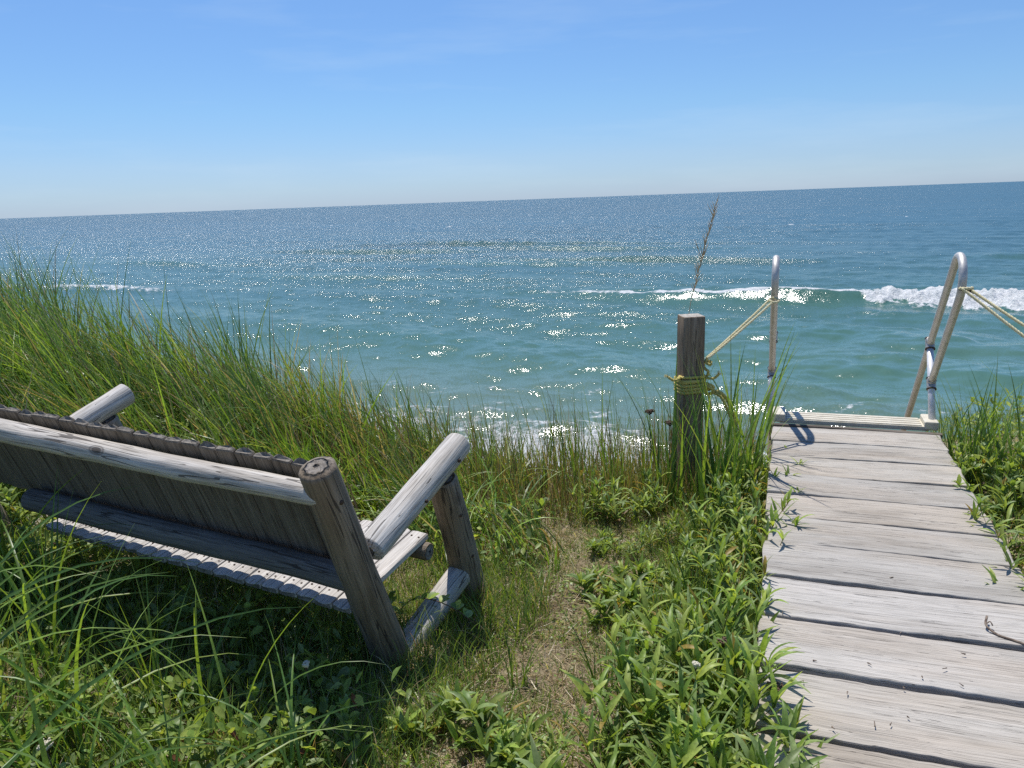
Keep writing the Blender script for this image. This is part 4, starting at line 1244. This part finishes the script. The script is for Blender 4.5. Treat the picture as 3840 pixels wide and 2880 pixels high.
# --- leafy plants (individuals)
def plant_meshes(seed, nst, h, ll, lw, spread, nleaf, lean=0.25):
    global rng
    keep_ = rng; rng = np.random.default_rng(seed)
    stems = []; leaves = []
    for i in range(nst):
        a = rng.random() * 6.28; r = spread * math.sqrt(rng.random()); H = h * rng.uniform(.65, 1.1)
        b0 = np.array([[r * math.sin(a), r * math.cos(a), -.02]])
        th, cu = abs(rng.normal(.08, lean * .5)) + lean * r / max(spread, .01) * .8, rng.uniform(.0, .4)
        K = 8
        V, Qd, C = ribbons(b0, [H], [a], [th], [cu], [.0048], np.array([[.12, .11, .04]]), K=K, twist=[0], prof='x', fold=.7)
        stems.append((V, Qd, C))
        cen = V[1::3]
        m_ = int(nleaf * rng.uniform(.8, 1.2))
        tt_ = np.sort(rng.uniform(.10, 1.0, m_)) ; tt_[-4:] = rng.uniform(.93, 1., 4)
        base = np.stack([np.interp(tt_, np.linspace(0, 1, K + 1), cen[:, k]) for k in range(3)], -1)
        azl = np.arange(m_) * 2.4 + rng.random() * 6 + rng.normal(0, .25, m_)
        l = ll * rng.uniform(.7, 1.15, m_) * (1.08 - .5 * tt_ ** 2.5)
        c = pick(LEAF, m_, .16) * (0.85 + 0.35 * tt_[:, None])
        yel = rng.random(m_) < .04; c[yel] = np.array([.36, .26, .06]); dd_ = (rng.random(m_) < .07) & (tt_ < .25); c[dd_] = np.array([.26, .17, .09])
        leaves.append(ribbons(base, l, azl, rng.uniform(.3, .95, m_) - .3 * (tt_ > .9), rng.uniform(.2, 1.5, m_), lw * rng.uniform(.75, 1.2, m_), c, K=6, prof='lance', fold=.35, twist=rng.normal(0, .25, m_), wav=.02))
    rng = keep_
    return stems, merge(leaves)
protos = {}
def make_plant(key, label, group, *a):
    S_, L_ = plant_meshes(*a)
    e = empty('leafy_plant')
    tag(e, label, 'plant', group)
    for sm_ in S_: grid_mesh('stem', *sm_[:2], M['leaf'], sm_[2], e)
    grid_mesh('leaves', *L_[:2], M['leaf'], L_[2], e)
    protos[key] = [e, False]
make_plant('big1', 'big clump', 'g', 201, 10, .31, .235, .0205, .14, 13, .5)
make_plant('big2', 'big clump', 'g', 202, 9, .29, .245, .0215, .13, 12, .55)
make_plant('med1', 'plant', 'g', 203, 8, .33, .155, .0150, .09, 15, .4)
make_plant('med2', 'plant', 'g', 204, 7, .38, .150, .0145, .08, 17, .35)
make_plant('bush1', 'bush', 'g', 205, 9, .36, .105, .025, .10, 20, .3)
make_plant('small1', 'small plant', 'g', 206, 1, .17, .085, .020, .01, 13, .2)
make_plant('flop1', 'floppy', 'g', 207, 6, .16, .185, .026, .08, 11, .9)

def put_plant(key, x, y, rz, sc, label, group=None, dz=0.0):
    e, used = protos[key]
    if used: e = copy_tree(e)
    else: protos[key][1] = True
    e.location = (x, y, float(ground_z(x, y)) + dz)
    e.rotation_euler = (0, 0, rz); e.scale = (sc,) * 3
    tag(e, label, 'plant')
    if group: e['group'] = group
    elif 'group' in e: del e['group']
    return e

GL = 'leafy plants along the left edge of the boardwalk'
def S2(s, p): return sp_xyz(s, p, 0)[:2]
# the large clump near the bottom of the picture
for (s, p, key, sc) in ((2.26, -.20, 'big1', 1.0), (2.40, -.33, 'big2', .95), (2.58, -.20, 'big1', .95), (2.06, -.12, 'big2', 1.0), (2.0, -.36, 'big1', .8), (2.74, -.12, 'big2', .85), (1.75, -.15, 'big1', .9), (2.14, -.02, 'big2', .8), (1.92, -.0, 'big1', .8)):
    x, y = S2(s, p); put_plant(key, x, y, random.random() * 6.28, sc, 'long leaved green clump spilling over the near left boardwalk edge', 'long leaved clumps at the near boardwalk edge')
for (s, p, key, sc) in ((3.05, -.10, 'med1', .8), (3.32, -.12, 'med2', 1.0), (3.50, -.16, 'med1', 1.1), (3.72, -.10, 'med2', 1.05), (3.92, -.18, 'med1', 1.1), (4.1, -.08, 'med2', .95), (4.35, -.16, 'med1', 1.0), (4.62, -.09, 'med2', 1.0), (4.85, -.2, 'med1', .9), (3.6, -.33, 'med1', .9), (4.0, -.36, 'med2', .85), (5.2, -.18, 'med2', .8)):
    x, y = S2(s, p); put_plant(key, x, y, random.random() * 6.28, sc, 'upright leafy plant at the left edge of the far boardwalk planks', GL)
x, y = S2(5.02, -.03); put_plant('small1', x, y, R(200), 1.5, 'small reddish stemmed plant leaning over the last planks', dz=.05)
for (x, y, key, sc) in ((.62, 4.25, 'med1', .95), (.48, 4.35, 'med2', .8), (.80, 4.35, 'med1', .8)):
    put_plant(key, x, y, random.random() * 6.28, sc, 'leafy clump of narrow leaves between bench arm and square post', 'narrow leaved clump before the square post')
for (x, y, key, sc) in ((-.05, 4.02, 'small1', 1.2), (.08, 4.1, 'small1', 1.3), (-.25, 4.2, 'small1', 1.1)):
    put_plant(key, x, y, random.random() * 6.28, sc, 'young rosette plant beyond the front bench post', 'young plants beyond the bench')
for (x, y, key, sc) in ((.52, 3.30, 'flop1', .9), (.62, 3.12, 'flop1', .85), (.40, 3.05, 'flop1', .7), (.66, 2.9, 'flop1', .9), (.36, 3.35, 'flop1', .7), (.48, 3.5, 'flop1', .6), (.70, 3.35, 'flop1', .8), (.50, 2.75, 'flop1', .7), (.58, 3.75, 'med1', .5), (.42, 3.85, 'flop1', .55), (.75, 3.9, 'med2', .6)):
    put_plant(key, x, y, random.random() * 6.28, sc, 'wind flattened pale plant on the path edge', 'flattened plants on the path edge')
for (x, y, key, sc) in ((-.10, 2.22, 'flop1', .9), (.02, 2.10, 'med1', .6), (-.28, 2.3, 'flop1', .75), (-.02, 1.95, 'flop1', .9)):
    put_plant(key, x, y, random.random() * 6.28, sc, 'low broad leaved plant in the near grass below the bench post', 'low plants near the bench post')
for (x, y, key, sc) in ((-2.5, 3.42, 'bush1', .8), (-2.72, 3.3, 'med1', .9), (-2.3, 3.3, 'bush1', .7), (-2.42, 3.72, 'med2', .8), (-2.2, 3.55, 'bush1', .6), (-2.85, 3.6, 'bush1', .9), (-2.65, 3.9, 'bush1', .9)):
    put_plant(key, x, y, random.random() * 6.28, sc, 'leafy shrub growing round the far left bench post', 'shrubs round the far bench post')
for (x, y, key, sc) in ((-1.35, 1.95, 'bush1', .5), (-1.05, 2.0, 'small1', 1.1), (-.8, 1.92, 'bush1', .45), (-.55, 2.08, 'small1', 1.2), (-1.6, 2.15, 'bush1', .5), (-.38, 1.95, 'bush1', .4), (-.95, 2.25, 'small1', 1.0)):
    put_plant(key, x, y, random.random() * 6.28, sc, 'young shrub in the sunlit ground cover near left', 'young shrubs in the ground cover')
GR = 'leafy bushes along the right edge of the boardwalk'
for (s, p, key, sc) in ((5.0, 1.14, 'bush1', .9), (4.75, 1.35, 'bush1', 1.0), (4.5, 1.13, 'bush1', .95), (4.25, 1.38, 'bush1', 1.05), (4.0, 1.10, 'med1', 1.0), (3.8, 1.18, 'bush1', 1.0),
                        (3.5, 1.12, 'med2', 1.0), (3.3, 1.40, 'bush1', .9), (4.6, 1.7, 'bush1', 1.1), (4.1, 1.75, 'bush1', 1.1), (3.0, 1.3, 'med1', .8), (5.3, 1.5, 'bush1', .9)):
    x, y = S2(s, p); put_plant(key, x, y, random.random() * 6.28, sc, 'bright leafy bush at the right edge of the boardwalk', GR)
x, y = S2(3.28, 1.13); put_plant('big2', x, y, R(130), .8, 'drooping long leaved plant overhanging the right boardwalk edge')

# --- tall grass tufts (individuals)
def make_tuft(seed, n, Lr, wr, spread, curve, lean_az=None, pal=MARRAM, th=.12):
    global rng
    keep_ = rng; rng = np.random.default_rng(seed)
    a = rng.random(n) * 6.28; r = spread * np.sqrt(rng.random(n))
    b = np.stack([r * np.cos(a), r * np.sin(a), np.full(n, -.02)], -1)
    az = rng.random(n) * 6.28 if lean_az is None else lean_az + rng.normal(0, .7, n)
    res = ribbons(b, rng.uniform(*Lr, n), az, np.abs(rng.normal(th, th * .7, n)), rng.uniform(*curve, n), rng.uniform(*wr, n), pick(pal, n), K=10, fold=.25)
    rng = keep_
    return res
TG = {}
def put_tuft(key, x, y, rz, sc, label, group):
    if key not in TG:
        o = grid_mesh('grass_tuft', *tuft_def[key][:2], M['blade'], tuft_def[key][2]); TG[key] = o
    else:
        o = TG[key].copy(); link(o)
    o.location = (x, y, float(ground_z(x, y))); o.rotation_euler = (0, 0, rz); o.scale = (sc,) * 3
    tag(o, label, 'grass', group)
tuft_def = {
    'tall1': make_tuft(61, 11, (.6, 1.0), (.011, .018), .05, (.05, .5)),
    'tall2': make_tuft(62, 9, (.55, .9), (.010, .017), .04, (.1, .7)),
    'arch1': make_tuft(63, 6, (.65, 1.05), (.012, .019), .05, (.9, 2.1)),
    'arch2': make_tuft(64, 5, (.6, 1.0), (.011, .018), .05, (.7, 1.9)),
    'sweep1': make_tuft(66, 5, (1.0, 1.45), (.013, .019), .06, (1.0, 1.8), R(75), th=.25),
    'sweep2': make_tuft(67, 4, (.9, 1.3), (.012, .018), .06, (1.2, 2.0), R(100), th=.3),
    'short1': make_tuft(65, 14, (.2, .4), (.006, .010), .04, (.2, 1.0)),
}
for (s, p, key, sc, rz) in ((4.55, -.30, 'tall1', 1.35, 0), (4.62, -.18, 'tall2', 1.45, 1), (4.42, -.24, 'tall1', 1.25, 2.2), (4.75, -.12, 'tall2', 1.4, 3), (4.3, -.34, 'tall2', 1.15, 4), (4.5, -.42, 'tall2', 1.2, 5), (4.85, -.22, 'tall2', 1.25, 1.7)):
    x, y = S2(s, p); put_tuft(key, x, y, rz, sc, 'tall dark grass tuft between the square post and boardwalk', 'grass tufts beside the square post')
for (x, y, key, sc) in ((.98, 4.40, 'tall2', 1.3), (.92, 4.5, 'tall1', 1.0), (.80, 4.55, 'tall1', .8), (.62, 4.75, 'tall2', .85), (.40, 4.85, 'tall1', .75), (.2, 4.8, 'tall2', .75), (-.2, 4.8, 'tall1', .7), (.05, 4.85, 'tall1', .65)):
    put_tuft(key, x, y, random.random() * 6, sc, 'thin grass tuft on the bluff lip left of the square post', 'grass tufts left of the square post')
for (s, p, key, sc) in ((5.35, 1.12, 'tall2', .75), (5.2, 1.18, 'tall1', .8), (5.4, 1.3, 'tall1', .85), (5.0, 1.25, 'tall2', .85), (5.1, 1.4, 'tall1', .8), (4.8, 1.3, 'tall2', .8), (5.3, 1.5, 'tall2', 1.0), (4.6, 1.55, 'tall2', .8), (5.0, 1.9, 'tall1', .9), (5.5, 1.08, 'tall1', .7), (4.95, 1.12, 'tall2', .65), (5.25, 1.08, 'tall2', .65), (5.45, 1.2, 'tall2', .9), (4.7, 1.2, 'tall1', .6), (5.15, 1.3, 'tall2', .9)):
    x, y = S2(s, p); put_tuft(key, x, y, random.random() * 6, sc, 'tall grass tuft among the bushes right of the boardwalk', 'grass tufts right of the boardwalk')
for (x, y, key, sc, rz) in ((-1.62, 2.30, 'arch1', 1.0, .3), (-1.42, 2.15, 'arch2', 1.0, 2), (-1.15, 2.05, 'arch1', .9, 4), (-1.75, 2.55, 'arch2', 1.1, 1), (-.92, 2.12, 'arch2', .8, 5), (-1.3, 2.4, 'tall1', .75, 1), (-1.68, 2.05, 'tall2', 1.0, 3), (-.7, 2.0, 'arch1', .7, 2.5), (-1.0, 1.85, 'tall2', .7, 0.6), (-1.5, 2.0, 'arch1', 1.0, 5.2), (-1.25, 1.75, 'arch2', .95, 3.3), (-1.85, 2.35, 'tall1', 1.0, 2.), (-2.05, 2.6, 'arch1', 1.1, .9), (-1.9, 2.85, 'tall2', .9, 4.), (-.85, 1.7, 'arch2', .75, 1.2), (-2.2, 3.0, 'arch2', 1., 5.), (-.55, 1.75, 'arch1', .65, 4.4), (-1.1, 2.3, 'arch2', .8, 0.), (-2.0, 2.98, 'tall2', .75, 1.), (-2.25, 3.12, 'tall1', .8, 2.), (-1.8, 2.8, 'arch1', .7, 3.6), (-2.45, 3.3, 'tall2', .85, 5.), (-2.15, 2.8, 'tall2', .8, 4.4)):
    put_tuft(key, x, y, rz, sc, 'long arching grass blades in the near left before the bench', 'arching grass before the bench')
for (x, y, key, sc, rz) in ((-1.85, 1.95, 'sweep1', 1.0, 0), (-1.55, 1.7, 'sweep2', 1.0, .2), (-2.1, 2.3, 'sweep2', 1.05, -.2), (-1.3, 1.55, 'sweep1', .8, -.35), (-2.0, 2.1, 'sweep1', .9, .5), (-1.0, 1.6, 'sweep2', .75, .1)):
    put_tuft(key, x, y, rz, sc, 'wide grass blades sweeping right across the near left', 'sweeping grass at the near left')
for (x, y, key, sc) in ((.62, 2.35, 'short1', 1.3), (.70, 2.62, 'short1', 1.2), (.80, 3.1, 'short1', 1.2), (.95, 3.45, 'short1', 1.3), (.48, 2.15, 'short1', 1.1), (1.0, 3.75, 'short1', 1.3), (.30, 2.52, 'short1', 1.0), (-.02, 2.62, 'short1', .9), (-.15, 3.0, 'short1', .8), (.18, 3.6, 'short1', .7)):
    put_tuft(key, x, y, random.random() * 6, sc, 'small grass tuft between the worn path and the boardwalk plants', 'small tufts by the path')

# --- tall seed grass behind the post
def ray_at(px, py, Y):
    d = fwd * F_ + rgt * (px - W_ / 2) - upv * (py - H_ / 2)
    return CAM + d * (Y / d[1])
sg = empty('seed_grass', (PX + 0.02, PY + 0.13, float(ground_z(PX, PY + .13))))
tag(sg, 'tall seed grass stalk rising behind the square post', 'grass')
so = Vector(sg.location)
p_top = Vector(ray_at(1548, 436, PY + 0.13)); p_mid = Vector(ray_at(1508, 590, PY + 0.13)); p_low = Vector(ray_at(1487, 690, PY + .13))
mb = MB(); pl = spline([so, so.lerp(p_low, .6), p_low, p_mid, p_top], .02)
add_tube(mb, [q - so for q in pl], .0034, na=6, r_end=.0016)
stk = mb.build('stalk', M['seed'], sg)
mb = MB()
for k in range(42):
    i = int(len(pl) * (0.70 + 0.295 * k / 42)); q = pl[min(i, len(pl) - 1)] - so
    d_ = Vector((random.choice((-1, 1)) * random.uniform(.15, .6), random.uniform(-.4, .4), random.uniform(.8, 1.1))).normalized()
    l_ = random.uniform(.03, .085)
    add_tube(mb, [q, q + d_ * l_ * .3, q + d_ * l_ * .6, q + d_ * l_], .0040, na=5, r_end=.0008)
for (sx, l_) in ((-1, .13), (1, .12), (1, .10)):
    q = p_mid - so + (p_top - p_mid) * random.uniform(-.15, .3); d_ = Vector((sx * .35, 0, .9)).normalized()
    add_tube(mb, [q, q + d_ * l_ * .5, q + d_ * l_], .0012, na=5)
    add_tube(mb, [q + d_ * l_ * .5, q + d_ * l_ * .75, q + d_ * l_], .0035, na=5, r_end=.001)
mb.build('seed_head', M['seed'], sg)

# --- dried flower heads
m, nt, out = new_mat('dried flower brown')
tc = nt.nodes.new('ShaderNodeTexCoord')
principled(nt, out, Base_Color=ramp(nt, noise(nt, tc.outputs['Object'], 120, 3), [(0.3, (0.05, 0.03, 0.02)), (0.7, (0.16, 0.10, 0.06))]), Roughness=0.9)
M['dried'] = m
m, nt, out = new_mat('cream yarrow petals')
tc = nt.nodes.new('ShaderNodeTexCoord')
principled(nt, out, Base_Color=ramp(nt, noise(nt, tc.outputs['Object'], 120, 3), [(0.3, (0.45, 0.40, 0.28)), (0.7, (0.68, 0.64, 0.52))]), Roughness=0.8)
M['petal'] = m
def umbel(name, base, top, rad, mat, smat, label, cat, group=None):
    base = Vector(base); top = Vector(top)
    e = empty(name, tuple(base)); tag(e, label, cat, group)
    mb = MB(); pl = spline([base - base, (top - base) * .5 + Vector((.008, 0, 0)), top - base], .02)
    add_tube(mb, pl, .0024, na=6, r_end=.0016)
    tp_ = top - base
    heads = []
    for k in range(26):
        a = k * 2.4; r = rad * math.sqrt((k + .5) / 26)
        q = tp_ + Vector((r * math.cos(a), r * math.sin(a), .022 - .25 * r + random.uniform(-.003, .003)))
        add_tube(mb, [tp_ + Vector((0, 0, -.01)), tp_.lerp(q, .5) + Vector((0, 0, -.004)), q], .0008, na=4)
        heads.append(q)
    mb.build('stalk', smat, e)
    mb = MB()
    for q in heads:
        for z in range(3):
            c = q + Vector((random.gauss(0, .003), random.gauss(0, .003), random.gauss(0, .002)))
            rr_ = random.uniform(.0025, .0042)
            add_tube(mb, [c + Vector((0, 0, -rr_)), c + Vector((0, 0, -rr_ * .5)), c + Vector((0, 0, rr_ * .5)), c + Vector((0, 0, rr_))], rr_, na=6)
    mb.build('flower_head', mat, e)
def gpt(x, y, dz=0): return (x, y, float(ground_z(x, y)) + dz)
a_ = S2(2.12, -.02); b_ = S2(2.30, .035)
umbel('dried_flower', gpt(a_[0], a_[1]), (b_[0], b_[1], .045), .024, M['dried'], M['dark_wood'], 'brown dried flower head resting over the near deck edge', 'dried flower')
a_ = S2(2.55, -.16)
umbel('dried_flower', gpt(a_[0], a_[1]), (a_[0] + .02, a_[1], .02), .02, M['dried'], M['dark_wood'], 'brown dried flower head amid the long leaved clump', 'dried flower')
umbel('dried_flower', gpt(.96, 4.62), (.975, 4.6, .20), .032, M['dried'], M['dark_wood'], 'dark dried flower head just left of the square post', 'dried flower')
umbel('dried_flower', gpt(.86, 4.66), (.86, 4.66, .26), .028, M['dried'], M['dark_wood'], 'higher dark dried flower head left of the square post', 'dried flower')
a_ = S2(5.05, 1.42)
umbel('dried_flower', gpt(a_[0], a_[1]), (a_[0], a_[1], .43), .04, M['dried'], M['dark_wood'], 'tall dried flower head beside the right handrail', 'dried flower')
umbel('yarrow_flower', gpt(-1.42, 1.98), (-1.42, 1.98, .06), .018, M['petal'], M['dark_wood'], 'cream flower head in the ground cover at far left', 'flower')
umbel('yarrow_flower', gpt(-.72, 2.28), (-.72, 2.28, .10), .007, M['petal'], M['dark_wood'], 'small cream bud in the shade behind the bench', 'flower')
umbel('yarrow_flower', gpt(.55, 2.20), (.56, 2.2, .10), .008, M['petal'], M['dark_wood'], 'tiny white flower in the clump beside the boardwalk', 'flower')

# --- bramble sprig over the bench stretcher
bs = empty('bramble_sprig', tuple(B0 + B(.05, -.02, -.10)))
tag(bs, 'bramble sprig with toothed leaves across the bench stretcher', 'sprig')
bo = Vector(bs.location)
path = [B0 + B(.34, -.05, .20), B0 + B(.30, .07, .08), B0 + B(.25, .125, -.05), B0 + B(.26, .10, -.16), B0 + B(.30, .02, -.24)]
pl = spline(path, .02)
mb = MB(); add_tube(mb, [q - bo for q in pl], .0022, na=6); mb.build('stem', M['dried'], bs)
bb, aa, tt2, ll2 = [], [], [], []
for k in range(2, len(pl) - 1, 3):
    q = pl[k] - bo
    for d_ in (-0.7, 0, .7):
        bb.append(tuple(q)); aa.append(k * 1.9 + d_); tt2.append(1.0); ll2.append(.052 if d_ == 0 else .042)
n = len(bb)
Vv, Qq, Cc = ribbons(np.array(bb), ll2, aa, np.array(tt2), rng.uniform(.2, .6, n), .030, pick(LEAF, n, .1) * 1.35, K=5, prof='oval', fold=.2)
grid_mesh('leaves', Vv, Qq, M['leaf'], Cc, bs)

# --- twig and crumbs on the deck
def deckpt(px, py, dz=0.0):
    d = fwd * F_ + rgt * (px - W_ / 2) - upv * (py - H_ / 2)
    t = (0.0 - CAM[2]) / d[2]
    q = CAM + d * t
    return Vector((q[0], q[1], dz))
mb = MB()
tw = [deckpt(2130, 1347, .030), deckpt(2128, 1360, .022), deckpt(2140, 1368, .012), deckpt(2160, 1378, .008), deckpt(2185, 1387, .010), deckpt(2235, 1405, .010)]
add_tube(mb, spline(tw, .008), .0042, na=8)
add_tube(mb, spline([tw[1], deckpt(2137, 1357, .028), deckpt(2143, 1362, .02)], .006), .0025, na=6)
o = mb.build('twig', M['twig'], None); tag(o, 'curled dry twig lying on the planks at right edge', 'twig')
mb = MB()
for (px, py) in ((1952, 1489), (1945, 1370), (1962, 1553), (1889, 1567), (1924, 1567), (1800, 1576), (1992, 1466), (2076, 1482), (1878, 1437), (2040, 1447), (1760, 1430), (1690, 1326), (1925, 1250), (1830, 1500), (2080, 1415), (1735, 1475)):
    q = deckpt(px, py, .006); a = random.random() * 6.28; l_ = random.uniform(.004, .012)
    v = Vector((math.cos(a), math.sin(a), .15)) * l_
    add_tube(mb, [q - v, q - v * .4, q + v * .4, q + v], random.uniform(.0018, .0036), na=6, r_end=.001)
o = mb.build('bark_crumbs', M['twig'], None); tag(o, 'scattered brown bark crumbs on the planks', kind='stuff')

# ------------------------------------------------------------------ render settings
scene.render.engine = 'CYCLES'
cy = scene.cycles
cy.max_bounces = 8; cy.diffuse_bounces = 3; cy.glossy_bounces = 3; cy.transmission_bounces = 4; cy.transparent_max_bounces = 8
cy.sample_clamp_indirect = 6.0
cy.use_denoising = False
cy.caustics_reflective = False; cy.caustics_refractive = False
# remove the prototypes that were never placed
for k, (e, used) in protos.items():
    if not used:
        for ch in list(e.children): bpy.data.objects.remove(ch)
        bpy.data.objects.remove(e)
